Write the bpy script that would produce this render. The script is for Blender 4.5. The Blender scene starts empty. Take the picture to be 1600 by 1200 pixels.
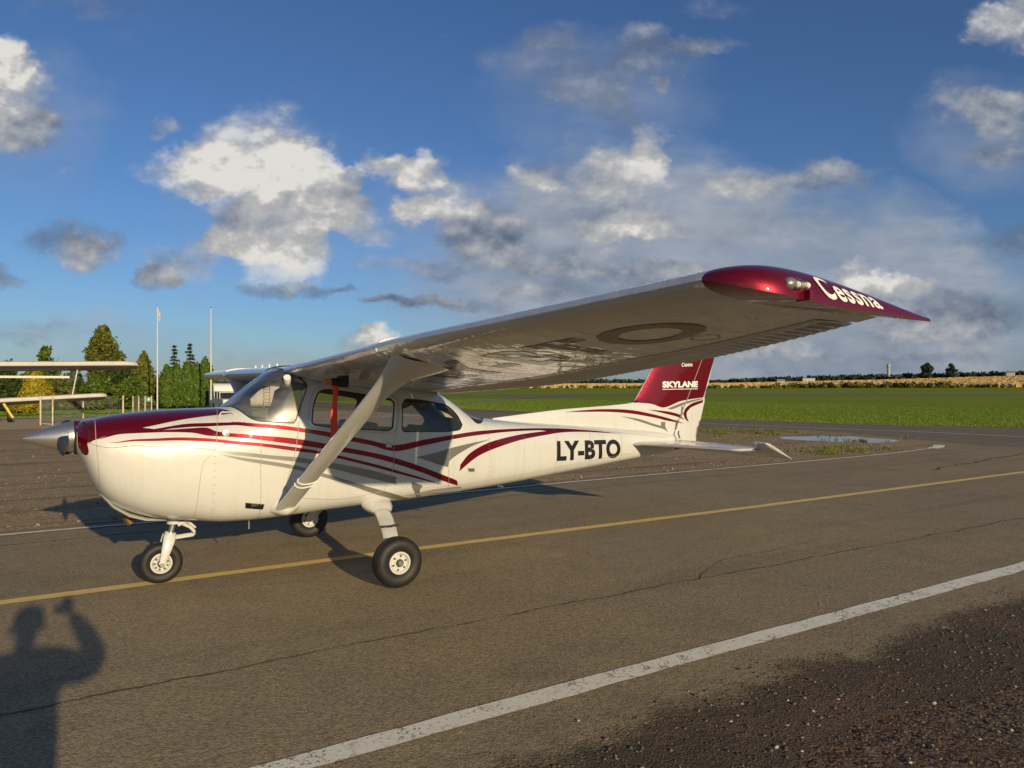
import bpy, bmesh, math, random
import numpy as np
from mathutils import Vector, Matrix
from mathutils.geometry import delaunay_2d_cdt
random.seed(7); RNG = np.random.default_rng(7)
SC = bpy.context.scene
COL = SC.collection
PI = math.pi

# ================================================================ camera
FPX, YAW, PITCH, ROLL = 1142.6, math.radians(32.54), math.radians(0.26), math.radians(-0.11)
CAM = Vector((-1.108, -7.254, 1.756))
fw = Vector((math.sin(YAW)*math.cos(PITCH), math.cos(YAW)*math.cos(PITCH), math.sin(PITCH)))
rt0 = Vector((math.cos(YAW), -math.sin(YAW), 0)); up0 = rt0.cross(fw)
rt = rt0*math.cos(ROLL) + up0*math.sin(ROLL); up = up0*math.cos(ROLL) - rt0*math.sin(ROLL)
cd = bpy.data.cameras.new('camera'); cam = bpy.data.objects.new('camera', cd); COL.objects.link(cam)
cd.sensor_width = 36; cd.lens = FPX/1600*36; cd.clip_start = 0.03; cd.clip_end = 20000
m = Matrix((rt, up, -fw)).transposed().to_4x4(); m.translation = CAM
cam.matrix_world = m
SC.camera = cam

# ================================================================ light
SUN_EL, SUN_SH = math.radians(14.3), math.radians(1.3)      # elevation; bearing of the shadows from +Y towards +X
sun_to = Vector((-math.sin(SUN_SH)*math.cos(SUN_EL), -math.cos(SUN_SH)*math.cos(SUN_EL), math.sin(SUN_EL)))
sl = bpy.data.lights.new('sun', 'SUN'); sl.energy = 4.5; sl.angle = math.radians(0.53); sl.color = (1.0, 0.80, 0.48)
so = bpy.data.objects.new('sun', sl); COL.objects.link(so)
so.rotation_euler = sun_to.to_track_quat('Z', 'Y').to_euler(); so.location = (0, -30, 40)
SKY_STRENGTH = 0.10
SC.view_settings.view_transform = 'Standard'; SC.view_settings.look = 'None'
SC.view_settings.exposure = 0.0; SC.view_settings.gamma = 1.0
SC.view_settings.use_curve_mapping = False

# ================================================================ node helpers
class NT:
    def __init__(s, tree): s.t = tree; s.n = tree.nodes; s.l = tree.links
    def new(s, typ, props=None, **ins):
        nd = s.n.new(typ)
        for k, v in (props or {}).items(): setattr(nd, k, v)
        for k, v in ins.items():
            key = int(k[1:]) if k[0] == 'i' and k[1:].isdigit() else k.replace('_', ' ')
            s.put(nd.inputs[key], v)
        return nd
    def put(s, sock, v):
        if hasattr(v, 'is_output') or isinstance(v, bpy.types.NodeSocket): s.l.new(v, sock)
        elif isinstance(v, bpy.types.Node): s.l.new(v.outputs[0], sock)
        else:
            if sock.type == 'RGBA' and hasattr(v, '__len__') and len(v) == 3: v = (*v, 1)
            sock.default_value = v
    def math(s, op, a, b=None, c=None, clamp=False):
        nd = s.n.new('ShaderNodeMath'); nd.operation = op; nd.use_clamp = clamp
        for i, v in enumerate((a, b, c)):
            if v is not None: s.put(nd.inputs[i], v)
        return nd.outputs[0]
    def vmath(s, op, a, b=None, c=None, out=0):
        nd = s.n.new('ShaderNodeVectorMath'); nd.operation = op
        for i, v in enumerate((a, b, c)):
            if v is not None: s.put(nd.inputs[i], v)
        return nd.outputs['Value'] if op in ('DOT_PRODUCT', 'LENGTH') else nd.outputs[0]
    def mix(s, f, a, b, blend='MIX'):
        nd = s.n.new('ShaderNodeMix'); nd.data_type = 'RGBA'; nd.blend_type = blend
        s.put(nd.inputs[0], f); s.put(nd.inputs[6], a); s.put(nd.inputs[7], b)
        return nd.outputs[2]
    def ramp(s, f, stops, interp='LINEAR'):
        nd = s.n.new('ShaderNodeValToRGB'); cr = nd.color_ramp; cr.interpolation = interp
        while len(cr.elements) < len(stops): cr.elements.new(0.5)
        for e, (p, c) in zip(cr.elements, stops):
            e.position = p; e.color = (c, c, c, 1) if not hasattr(c, '__len__') else (*c, 1)
        s.put(nd.inputs[0], f); return nd.outputs[0]
    def noise(s, vec, scale, detail=4, rough=.5, out='Fac', dist=0.0):
        nd = s.n.new('ShaderNodeTexNoise'); s.put(nd.inputs['Vector'], vec)
        nd.inputs['Scale'].default_value = scale; nd.inputs['Detail'].default_value = detail
        nd.inputs['Roughness'].default_value = rough; nd.inputs['Distortion'].default_value = dist
        return nd.outputs[out]
    def vor(s, vec, scale, feature='F1', out='Distance', rnd=1.0):
        nd = s.n.new('ShaderNodeTexVoronoi'); nd.feature = feature; s.put(nd.inputs['Vector'], vec)
        nd.inputs['Scale'].default_value = scale; nd.inputs['Randomness'].default_value = rnd
        return nd.outputs[out]
    def scale(s, vec, v):
        return s.vmath('MULTIPLY', vec, v)

# ================================================================ sky with clouds
W = bpy.data.worlds.new('World'); SC.world = W; W.use_nodes = True
wt = NT(W.node_tree); wt.n.clear()
sky = wt.new('ShaderNodeTexSky', dict(sky_type='NISHITA', sun_disc=False, sun_elevation=SUN_EL,
             sun_rotation=math.atan2(sun_to.x, sun_to.y), altitude=50, air_density=1.0, dust_density=0.6, ozone_density=2.5))
tc = wt.new('ShaderNodeTexCoord'); D = tc.outputs['Generated']
# clouds are laid out on two angular axes of the celestial sphere (bearing / height tangents round one fixed bearing)
dR = wt.vmath('DOT_PRODUCT', D, tuple(rt)); dU = wt.vmath('DOT_PRODUCT', D, tuple(up)); dF = wt.vmath('DOT_PRODUCT', D, tuple(fw))
dF = wt.math('MAXIMUM', wt.math('ABSOLUTE', dF), 0.18)
# clear-sky colour as a camera balanced for the warm sun sees it
clear = wt.vmath('MULTIPLY', sky.outputs[0], (.53, .69, .95))
cv = wt.new('ShaderNodeCombineXYZ', X=wt.math('DIVIDE', dR, dF), Y=wt.math('DIVIDE', dU, dF), Z=0.0).outputs[0]
wn = wt.noise(wt.scale(cv, (1, 1.25, 1)), 12.0, 9, .60, 'Color')
wv = wt.vmath('MULTIPLY_ADD', wt.vmath('SUBTRACT', wn, (.5, .5, .5)), (.12, .085, 0), cv)
wn2 = wt.noise(cv, 2.6, 3, .5, 'Color')
wv = wt.vmath('MULTIPLY_ADD', wt.vmath('SUBTRACT', wn2, (.5, .5, .5)), (.06, .05, 0), wv)
CLOUDS = [  # bearing px, height px (as tangents x 1142.6), radii, tone, density
 (400,250,120,85,.95,1),(320,268,100,38,.85,.9),(470,290,85,52,.9,1),(520,300,48,42,.6,1),(440,325,110,28,.3,1),(255,205,32,22,.6,.7),
 (440,365,115,42,.75,1),(450,402,75,48,.95,1),(350,370,65,27,.6,.9),(270,408,62,42,.65,.9),(248,437,45,25,.25,.9),(560,355,80,30,.7,.8),(530,322,55,30,.35,.9),
 (415,455,50,18,.08,.8),(505,448,70,15,.12,.7),(600,265,62,26,.75,.9),(650,258,40,34,.9,.9),(690,312,75,48,.7,.9),(745,355,65,45,.3,1),(650,320,55,22,.7,.8),
 (820,285,55,25,.65,.8),(880,270,95,55,.45,.6),(980,272,80,58,.85,.85),(1022,225,36,42,.75,.8),(900,345,170,48,.45,.6),(980,352,85,20,.75,.6),(760,372,85,35,.3,.7),
 (1140,292,75,26,.5,.6),(1260,275,95,36,.42,.6),(1200,288,90,18,.65,.55),(1330,280,80,26,.32,.55),(1110,345,210,42,.48,.4),(1240,375,190,62,.42,.25),
 (700,415,150,18,.4,.7),(880,400,160,26,.5,.8),(930,440,220,38,.28,.7),(690,475,120,15,.15,.8),(640,468,85,11,.5,.6),
 (1340,428,55,32,1.0,1),(1400,440,75,26,.8,.9),(1440,475,120,50,.5,.9),(1540,500,110,42,.22,.9),(1400,525,180,42,.35,.7),(1220,550,95,16,.75,.8),(1570,382,80,30,.12,.8),
 (1500,168,100,34,.45,.7),(1570,190,80,52,.33,.8),(1545,240,75,26,.4,.7),(1550,40,54,40,.75,.9),(1595,0,50,34,.7,.8),
 (880,115,140,66,.16,.55),(1030,85,90,58,.22,.6),(945,175,95,46,.12,.6),(1110,70,62,20,.5,.6),(1048,125,26,14,.6,.7),(1010,55,60,25,.3,.4),
 (18,150,80,78,.75,1),(15,90,40,42,.95,1),(50,205,70,42,.3,.7),(112,368,90,34,.05,.9),(145,395,60,30,.42,.8),(130,412,36,24,.6,.6),(12,435,44,22,.05,.9),(95,265,24,9,.6,.5),
 (140,12,120,30,.35,.5),(592,524,44,16,.95,.9),(560,532,60,18,.5,.7),(445,152,70,30,.12,.32),(730,172,34,20,.12,.3),(80,520,170,16,.3,.45),(20,537,70,9,.3,.4),
 (1300,575,430,26,.22,.55),(1050,520,220,40,.3,.5),(420,560,260,16,.42,.35),(1120,10,70,16,.5,.4),
 (860,60,60,30,.2,.4),(200,60,40,18,.35,.3),(700,60,50,14,.3,.25),(590,400,60,12,.5,.5),(560,450,40,10,.2,.5),(380,440,24,10,.15,.5),(330,455,30,9,.3,.45),(1050,420,120,20,.55,.6),(1160,455,110,16,.4,.6),(820,455,90,14,.6,.5),(1480,330,60,16,.4,.4),(1240,600,120,12,.5,.4),(1480,560,110,18,.5,.5),(900,520,120,14,.5,.4)]
dens = 0.0; tone = 0.0
for (cx, cy, rx, ry, tn, am) in CLOUDS:
    u0, v0, su, sv = (cx-800)/FPX, (600-cy)/FPX, FPX/(rx*1.12), FPX/(ry*1.12)
    q = wt.vmath('MULTIPLY_ADD', wv, (su, sv, 0), (-u0*su, -v0*sv, 0))
    w = wt.math('SUBTRACT', 1.0, wt.vmath('DOT_PRODUCT', q, q), clamp=True)
    dens = wt.math('MULTIPLY_ADD', w, am, dens)
    tone = wt.math('MULTIPLY_ADD', w, am*tn, tone)
# loose cloud over the unseen sky, thickened and brightened as fill light
gn = wt.noise(wt.scale(D, (1, 1, 2.2)), 3.2, 8, .58)
gen = wt.math('MULTIPLY', wt.math('SUBTRACT', gn, .52, clamp=True), 4.5)
away = wt.math('MULTIPLY', wt.math('SUBTRACT', wt.vmath('LENGTH', cv), .92, clamp=True), 4.0, clamp=True)
gen = wt.math('MULTIPLY', gen, away)
dens = wt.math('ADD', dens, gen); tone = wt.math('MULTIPLY_ADD', gen, .75, tone)
f1 = wt.noise(wt.scale(cv, (1, 1.3, 1)), 16, 8, .55)
f2 = wt.noise(wt.vmath('ADD', wt.scale(cv, (1, 1.3, 1)), (0.004, -.016, 0)), 16, 8, .55)
big = wt.noise(wt.scale(cv, (1, 1.5, 1)), 7.0, 6, .55)
big2 = wt.noise(wt.vmath('ADD', wt.scale(cv, (1, 1.5, 1)), (.012, -.045, 0)), 7.0, 6, .55)
edge = wt.math('MULTIPLY_ADD', wt.math('SUBTRACT', f1, .5), 1.15, dens)
alpha = wt.new('ShaderNodeMapRange', dict(interpolation_type='SMOOTHSTEP'), Value=edge, i1=.08, i2=1.25).outputs[0]
alpha = wt.math('MULTIPLY', alpha, wt.math('MULTIPLY', dens, 1.9, clamp=True))
# thin grey veils
veil = 0.0
for (cx, cy, rx, ry, am) in [(1130,400,420,150,1.6),(1370,480,350,140,1.3),(1300,575,560,60,1.1),(900,470,330,90,1.1),(1000,320,280,110,1.0),(930,150,210,120,.42),(1550,215,170,110,.38),(780,430,220,70,.42),(140,530,260,40,.42),(60,190,130,130,.35),(400,575,330,42,.42),(740,350,200,110,.3),(430,330,190,150,.22)]:
    u0, v0, su, sv = (cx-800)/FPX, (600-cy)/FPX, FPX/rx, FPX/ry
    q = wt.vmath('MULTIPLY_ADD', wv, (su, sv, 0), (-u0*su, -v0*sv, 0))
    w = wt.math('SUBTRACT', 1.0, wt.vmath('DOT_PRODUCT', q, q), clamp=True)
    veil = wt.math('MULTIPLY_ADD', w, am, veil)
vn = wt.noise(wt.scale(cv, (1, 2.6, 1)), 5.5, 7, .58)
veil = wt.math('MULTIPLY', veil, wt.math('MULTIPLY_ADD', vn, 1.5, .10, clamp=True), clamp=True)
vcol = wt.ramp(vn, [(.3, (.21, .27, .37)), (.5, (.30, .345, .42)), (.7, (.43, .445, .48))])
tn = wt.math('DIVIDE', tone, wt.math('MAXIMUM', dens, .02))
tn = wt.math('MULTIPLY_ADD', wt.math('SUBTRACT', f1, f2), 1.5, tn)
tn = wt.math('MULTIPLY_ADD', wt.math('SUBTRACT', big, big2), 1.15, wt.math('SUBTRACT', tn, .02))
tn = wt.math('MULTIPLY_ADD', wt.math('SUBTRACT', edge, .7), .12, tn)
ccol = wt.ramp(tn, [(0.0, (.115, .15, .22)), (.28, (.20, .235, .30)), (.55, (.33, .355, .40)), (.8, (.47, .468, .468)), (1.0, (.74, .72, .68))])
ccol = wt.scale(ccol, (1/SKY_STRENGTH,)*3)
skyc = wt.mix(alpha, wt.mix(wt.math('MULTIPLY', veil, .9), clear, wt.scale(vcol, (1/SKY_STRENGTH,)*3)), ccol)
bg = wt.new('ShaderNodeBackground', Color=skyc, Strength=SKY_STRENGTH)
wo = wt.new('ShaderNodeOutputWorld', Surface=bg.outputs[0])
W.cycles.sampling_method = 'MANUAL'; W.cycles.sample_map_resolution = 512

# ================================================================ materials
def new_mat(name):
    mt = bpy.data.materials.new(name); mt.use_nodes = True
    nt = NT(mt.node_tree); nt.n.clear()
    out = nt.new('ShaderNodeOutputMaterial')
    return mt, nt, out
def pbr(name, col, rough=.5, metal=0, coat=0, coat_rough=.03, bump=None, spec=.5, colvar=None, **kw):
    """col: rgb; bump: (scale, dist, detail); colvar: (scale, amount, second rgb)"""
    mt, nt, out = new_mat(name)
    tc = nt.new('ShaderNodeTexCoord').outputs['Object']
    c = col
    if colvar:
        f = nt.ramp(nt.noise(tc, colvar[0], 6, .6), [(.38, 0), (.66, 1)])
        c = nt.mix(nt.math('MULTIPLY', f, colvar[1]), col, colvar[2])
    p = nt.new('ShaderNodeBsdfPrincipled', Base_Color=c, Roughness=rough, Metallic=metal, Coat_Weight=coat, Coat_Roughness=coat_rough)
    p.inputs['Specular IOR Level'].default_value = spec
    for k, v in kw.items(): nt.put(p.inputs[k.replace('_', ' ')], v)
    if bump:
        v = nt.scale(tc, bump[3]) if len(bump) > 3 else tc
        b = nt.new('ShaderNodeBump', Height=nt.noise(v, bump[0], bump[2], .5), Distance=bump[1], Strength=1.0)
        nt.put(p.inputs['Normal'], b.outputs[0])
        if coat: nt.put(p.inputs['Coat Normal'], b.outputs[0])
    nt.put(out.inputs[0], p.outputs[0])
    return mt
MT = {}
def white_paint(name):
    mt, nt, out = new_mat(name)
    P = nt.new('ShaderNodeTexCoord').outputs['Object']
    c = nt.mix(nt.math('MULTIPLY', nt.ramp(nt.noise(P, 2.5, 6, .6), [(.38, 0), (.66, 1)]), .22), (.63, .63, .615), (.56, .54, .49))
    st = nt.ramp(nt.noise(nt.scale(P, (9, 3, .7)), 1.0, 8, .65), [(.52, 0), (.78, 1)])       # run-off streaks and grime
    c = nt.mix(nt.math('MULTIPLY', st, .30), c, (.40, .37, .31))
    sp = nt.ramp(nt.noise(P, 55, 3, .7), [(.68, 0), (.76, 1)])
    c = nt.mix(nt.math('MULTIPLY', sp, .35), c, (.34, .31, .26))
    b = nt.new('ShaderNodeBump', Height=nt.math('ADD', nt.noise(P, 7, 3, .5), nt.math('MULTIPLY', nt.noise(P, 2.2, 2, .5), 3.0)), Distance=.0016)
    p = nt.new('ShaderNodeBsdfPrincipled', Base_Color=c, Roughness=nt.math('MULTIPLY_ADD', st, .25, .30), Coat_Weight=.9, Coat_Roughness=.05, Normal=b.outputs[0])
    nt.put(p.inputs['Coat Normal'], b.outputs[0]); nt.put(out.inputs[0], p.outputs[0]); return mt
MT['white'] = white_paint('white_paint')
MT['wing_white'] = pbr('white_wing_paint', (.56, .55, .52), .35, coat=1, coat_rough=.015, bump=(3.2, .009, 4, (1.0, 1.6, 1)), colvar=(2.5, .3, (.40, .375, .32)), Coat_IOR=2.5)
MT['red'] = pbr('dark_red_paint', (.20, .003, .014), .40, metal=.62, coat=.8, spec=.3, coat_rough=.04, bump=(7, .001, 3))
MT['silver'] = pbr('silver_grey_paint', (.22, .22, .20), .35, metal=.35, coat=.8, coat_rough=.06)
MT['black'] = pbr('black_vinyl', (.012, .012, .014), .4)
MT['letter_white'] = pbr('white_vinyl', (.8, .79, .76), .4)
MT['wing_letter'] = pbr('dark_wing_letter', (.035, .034, .03), .5, coat=.6, coat_rough=.02, bump=(3.2, .010, 4, (1.0, 1.6, 1)))
MT['alu'] = pbr('polished_aluminium', (.66, .64, .60), .34, metal=.9, bump=(30, .0008, 4), colvar=(9, .35, (.45, .43, .40)))
MT['steel'] = pbr('steel', (.5, .5, .48), .3, metal=.9)
MT['rubber'] = pbr('tyre_rubber', (.011, .0105, .010), .6, bump=(60, .0008, 3), colvar=(14, .5, (.026, .024, .021)))
MT['rivet'] = pbr('rivet_grey', (.24, .23, .21), .6)  # rivet heads in a grey darker than the seams
MT['seal'] = pbr('dark_seam', (.36, .345, .32), .6)
MT['rubber_seal'] = pbr('window_seal', (.03, .03, .03), .5)
MT['prop'] = pbr('propeller_black', (.010, .009, .008), .45, spec=.25, colvar=(20, .3, (.06, .05, .04)))
MT['dark'] = pbr('dark_cavity', (.012, .012, .012), .8)
MT['rust'] = pbr('burnt_exhaust_steel', (.16, .09, .05), .5, metal=.7, colvar=(25, .6, (.30, .22, .15)))
MT['liner'] = pbr('cabin_lining', (.16, .15, .14), .8)
MT['seatcloth'] = pbr('dark_seat_cloth', (.035, .034, .036), .85, bump=(80, .002, 2))
MT['beige'] = pbr('beige_seat_cover', (.66, .57, .45), .85, bump=(12, .02, 3))
MT['panel'] = pbr('instrument_panel', (.03, .03, .032), .6)
MT['ribbon'] = pbr('red_ribbon', (1.0, .085, .025), .6, bump=(40, .002, 2))
MT['orange'] = pbr('orange_cap', (.55, .16, .04), .5)
MT['lamp'] = pbr('clear_lamp', (.75, .75, .7), .08, metal=.6, bump=(45, .006, 2))
def glass_mat(name, tint=.9, dust=.05, scratch=0):
    mt, nt, out = new_mat(name)
    fr = nt.new('ShaderNodeFresnel', IOR=1.5)
    tr = nt.new('ShaderNodeBsdfTransparent', Color=(tint, tint, tint*.98, 1))
    df = nt.new('ShaderNodeBsdfDiffuse', Color=(.75, .74, .70, 1))
    tc = nt.new('ShaderNodeTexCoord').outputs['Object']
    f = nt.ramp(nt.noise(nt.scale(tc, (1, 1, 2)), 5, 6, .6), [(.35, dust*.4), (.75, dust*1.7)])
    a = nt.new('ShaderNodeMixShader', Fac=f, i1=tr.outputs[0], i2=df.outputs[0])
    gl = nt.new('ShaderNodeBsdfGlossy', Roughness=.02, Color=(1, 1, 1, 1))
    b = nt.new('ShaderNodeMixShader', Fac=fr.outputs[0], i1=a.outputs[0], i2=gl.outputs[0])
    if scratch:                                       # fine scratches spread the sun's reflection into a soft streak
        sc = nt.new('ShaderNodeBsdfGlossy', Roughness=.27, Color=(1, 1, 1, 1))
        b = nt.new('ShaderNodeMixShader', Fac=scratch, i1=b.outputs[0], i2=sc.outputs[0])
    nt.put(out.inputs[0], b.outputs[0]); return mt
MT['glass'] = glass_mat('window_glass', .90, .03)
MT['windshield'] = glass_mat('windshield_glass', .84, .10, .07)

# ================================================================ object helpers
def link_mesh(name, verts, faces, mat=None, parent=None, smooth=True, mats=None, fmat=None):
    me = bpy.data.meshes.new(name)
    me.from_pydata([tuple(map(float, v)) for v in verts], [], [tuple(map(int, f)) for f in faces])
    if mats:
        for mm in mats: me.materials.append(mm)
        if fmat is not None: me.polygons.foreach_set('material_index', np.asarray(fmat, np.int32))
    elif mat: me.materials.append(mat)
    if smooth: me.polygons.foreach_set('use_smooth', np.ones(len(me.polygons), bool))
    me.update()
    o = bpy.data.objects.new(name, me); COL.objects.link(o)
    if parent: o.parent = parent
    return o
def fast_mesh(name, V, F, mat, parent=None, smooth=False):
    """V (n,3), F (m,k) numpy arrays"""
    V = np.asarray(V, np.float32); F = np.asarray(F, np.int32); k = F.shape[1]
    me = bpy.data.meshes.new(name)
    me.vertices.add(len(V)); me.vertices.foreach_set('co', V.ravel())
    me.loops.add(F.size); me.loops.foreach_set('vertex_index', F.ravel())
    me.polygons.add(len(F)); me.polygons.foreach_set('loop_start', np.arange(0, F.size, k, dtype=np.int32))
    me.update(calc_edges=True); me.validate()
    if smooth: me.polygons.foreach_set('use_smooth', np.ones(len(me.polygons), bool))
    me.materials.append(mat)
    o = bpy.data.objects.new(name, me); COL.objects.link(o)
    if parent: o.parent = parent
    return o
def tag(o, label=None, cat=None, group=None, kind=None):
    if label: o['label'] = label
    if cat: o['category'] = cat
    if group: o['group'] = group
    if kind: o['kind'] = kind
    return o
def thing(name, loc, label, cat, group=None, rz=0):
    o = bpy.data.objects.new(name, None); COL.objects.link(o); o.empty_display_size = .2
    o.location = loc; o.rotation_euler = (0, 0, rz)
    return tag(o, label, cat, group)
def copy_tree(o, parent=None):
    c = o.copy(); COL.objects.link(c)
    if parent: c.parent = parent
    for ch in list(o.children): copy_tree(ch, c)
    return c
class MB:
    """collects primitive shapes into one mesh"""
    def __init__(s): s.v = []; s.f = []
    def add(s, V, F):
        b = len(s.v); s.v += [tuple(map(float, p)) for p in V]; s.f += [tuple(i+b for i in f) for f in F]; return s
    def box(s, lo, hi, rot=None, at=None):
        x0, y0, z0 = lo; x1, y1, z1 = hi
        V = [(x0,y0,z0),(x1,y0,z0),(x1,y1,z0),(x0,y1,z0),(x0,y0,z1),(x1,y0,z1),(x1,y1,z1),(x0,y1,z1)]
        if rot is not None: V = [tuple(rot @ Vector(p) + Vector(at or (0,0,0))) for p in V]
        return s.add(V, [(3,2,1,0),(4,5,6,7),(0,1,5,4),(1,2,6,5),(2,3,7,6),(3,0,4,7)])
    def tube(s, pts, rad, n=10, cap=True, flat=None):
        """sweep of a circle (or ellipse: flat=(axis vector, factor)) along pts; rad scalar or list"""
        P = [Vector(p) for p in pts]; R = rad if hasattr(rad, '__len__') else [rad]*len(P)
        V = []; ref = None
        for i, p in enumerate(P):
            t = (P[min(i+1, len(P)-1)] - P[max(i-1, 0)]).normalized()
            if flat: ref = Vector(flat[0])
            elif ref is None: ref = Vector((0, 0, 1)) if abs(t.z) < .9 else Vector((1, 0, 0))
            a = (ref - t*ref.dot(t)).normalized(); b = t.cross(a)
            if not flat: ref = a
            k = flat[1] if flat else 1
            for j in range(n):
                an = 2*PI*j/n
                V.append(p + a*(R[i]*math.cos(an)) + b*(R[i]*k*math.sin(an)))
        F = [(i*n+j, i*n+(j+1) % n, (i+1)*n+(j+1) % n, (i+1)*n+j) for i in range(len(P)-1) for j in range(n)]
        if cap: F += [tuple(range(n))[::-1], tuple((len(P)-1)*n + j for j in range(n))]
        return s.add(V, F)
    def lathe(s, prof, c, axis='y', n=40):
        """prof: (radius, offset along axis)"""
        V = []; c = Vector(c)
        for r, h in prof:
            for j in range(n):
                a = 2*PI*j/n; u, w = r*math.cos(a), r*math.sin(a)
                V.append(c + Vector({'y': (u, h, w), 'x': (h, u, w), 'z': (u, w, h)}[axis]))
        F = [(i*n+j, i*n+(j+1) % n, (i+1)*n+(j+1) % n, (i+1)*n+j) for i in range(len(prof)-1) for j in range(n)]
        return s.add(V, F)
    def build(s, name, mat, parent=None, smooth=False):
        o = link_mesh(name, s.v, s.f, mat, parent, smooth)
        bm = bmesh.new(); bm.from_mesh(o.data); bmesh.ops.recalc_face_normals(bm, faces=bm.faces); bm.to_mesh(o.data); bm.free()
        if smooth: auto_smooth(o)
        return o
def auto_smooth(o, deg=40):
    me = o.data
    bm = bmesh.new(); bm.from_mesh(me)
    for e in bm.edges:
        e.smooth = not (len(e.link_faces) == 2 and e.calc_face_angle(0) > math.radians(deg))
    for f in bm.faces: f.smooth = True
    bm.to_mesh(me); bm.free()

# ---------------------------------------------------------------- outlines and triangulated skins
def resample(loop, step, closed=True, sharp=42):
    """Catmull-Rom through the points, keeping corners sharper than `sharp` degrees"""
    P = [np.array(p, float) for p in loop]; n = len(P); out = []
    def corner(i):
        if not closed and (i == 0 or i == n-1): return True
        a = P[i]-P[i-1]; b = P[(i+1) % n]-P[i]
        c = a.dot(b)/(np.linalg.norm(a)*np.linalg.norm(b)+1e-12)
        return math.degrees(math.acos(max(-1, min(1, c)))) > sharp
    cor = [corner(i) for i in range(n)]
    for i in range(n if closed else n-1):
        p1, p2 = P[i], P[(i+1) % n]
        p0 = P[i-1] if not cor[i] else p1 - (p2-p1)
        p3 = P[(i+2) % n] if not cor[(i+1) % n] else p2 + (p2-p1)
        L = np.linalg.norm(p2-p1); k = max(1, int(math.ceil(L/step)))
        t1 = (p2-p0)*.5; t2 = (p3-p1)*.5
        for t, l in ((t1, 1), (t2, 1)):
            q = np.linalg.norm(t)
            if q > L: t *= L/q
        for j in range(k):
            t = j/k
            h = (2*t**3-3*t**2+1)*p1 + (t**3-2*t**2+t)*t1 + (-2*t**3+3*t**2)*p2 + (t**3-t**2)*t2
            out.append(h)
    if not closed: out.append(P[-1])
    return np.array(out)
def pip(pts, loop):
    x, y = pts[:, 0], pts[:, 1]; ins = np.zeros(len(pts), bool)
    a = loop; b = np.roll(loop, -1, 0)
    for (x0, y0), (x1, y1) in zip(a, b):
        if y0 == y1: continue
        c = (y0 > y) != (y1 > y)
        ins ^= c & (x < (x1-x0)*(y-y0)/(y1-y0) + x0)
    return ins
def cdt(loops, step, grid=True):
    """even-odd region of closed loops -> (points, triangles)"""
    pts = np.concatenate(loops); edges = []; b = 0
    for L in loops:
        n = len(L); edges += [(b+i, b+(i+1) % n) for i in range(n)]; b += n
    if grid:
        lo, hi = pts.min(0), pts.max(0)
        gx = np.arange(lo[0]+step*.5, hi[0], step); gy = np.arange(lo[1]+step*.5, hi[1], step)
        if len(gx) and len(gy):
            G = np.stack(np.meshgrid(gx, gy), -1).reshape(-1, 2)
            ins = np.zeros(len(G), bool)
            for L in loops: ins ^= pip(G, L)
            G = G[ins]; bd = pts
            keep = np.ones(len(G), bool)
            for i in range(0, len(G), 2000):
                d = ((G[i:i+2000, None]-bd[None])**2).sum(-1).min(1); keep[i:i+2000] = d > (step*.4)**2
            pts = np.concatenate([pts, G[keep]])
    r = delaunay_2d_cdt([Vector(p) for p in pts], edges, [], 0, 1e-7)
    V = np.array([tuple(v) for v in r[0]]); F = np.array([f for f in r[2] if len(f) == 3])
    cen = V[F].mean(1); ins = np.zeros(len(F), bool)
    for L in loops: ins ^= pip(cen, L)
    return V, F[ins]

# ---------------------------------------------------------------- fuselage shape (x aft, -y port, z up)
#        x     ztop   zbot   half_w  zmid   n_up  n_low
FUS = [(-0.890, 1.440, 1.215, 0.250, 1.330, 2.2, 2.2),
       (-0.865, 1.466, 1.165, 0.300, 1.320, 2.2, 2.2),
       (-0.830, 1.478, 1.075, 0.345, 1.300, 2.3, 2.2),
       (-0.780, 1.490, 0.950, 0.385, 1.260, 2.4, 2.2),
       (-0.720, 1.502, 0.850, 0.415, 1.220, 2.5, 2.3),
       (-0.640, 1.515, 0.765, 0.435, 1.180, 2.5, 2.4),
       (-0.500, 1.532, 0.680, 0.460, 1.150, 2.5, 2.6),
       (-0.280, 1.549, 0.605, 0.485, 1.120, 2.5, 3.0),
       (-0.030, 1.562, 0.570, 0.505, 1.110, 2.6, 3.6),
       ( 0.250, 1.572, 0.535, 0.520, 1.110, 2.6, 4.2),
       ( 0.330, 1.615, 0.533, 0.523, 1.112, 2.6, 4.3),
       ( 0.450, 1.715, 0.530, 0.530, 1.118, 2.6, 4.4),
       ( 0.600, 1.840, 0.532, 0.535, 1.125, 2.7, 4.5),
       ( 0.750, 1.930, 0.538, 0.540, 1.130, 2.9, 4.5),
       ( 0.900, 1.955, 0.543, 0.543, 1.135, 3.1, 4.5),
       ( 1.100, 1.960, 0.555, 0.545, 1.140, 3.3, 4.5),
       ( 1.600, 1.925, 0.575, 0.545, 1.140, 3.3, 4.4),
       ( 2.050, 1.850, 0.587, 0.530, 1.130, 3.2, 4.2),
       ( 2.300, 1.775, 0.596, 0.510, 1.120, 3.1, 4.0),
       ( 2.550, 1.640, 0.605, 0.478, 1.110, 3.0, 3.8),
       ( 2.780, 1.490, 0.614, 0.447, 1.100, 3.0, 3.6),
       ( 2.950, 1.425, 0.622, 0.424, 1.090, 3.0, 3.5),
       ( 3.300, 1.378, 0.642, 0.378, 1.070, 2.9, 3.3),
       ( 4.200, 1.300, 0.712, 0.272, 1.040, 2.7, 3.0),
       ( 5.200, 1.215, 0.800, 0.168, 1.010, 2.5, 2.8),
       ( 5.900, 1.150, 0.860, 0.100, 1.000, 2.4, 2.6),
       ( 6.320, 1.060, 0.900, 0.050, 0.985, 2.3, 2.4)]
FUS = np.array(FUS)

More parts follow.
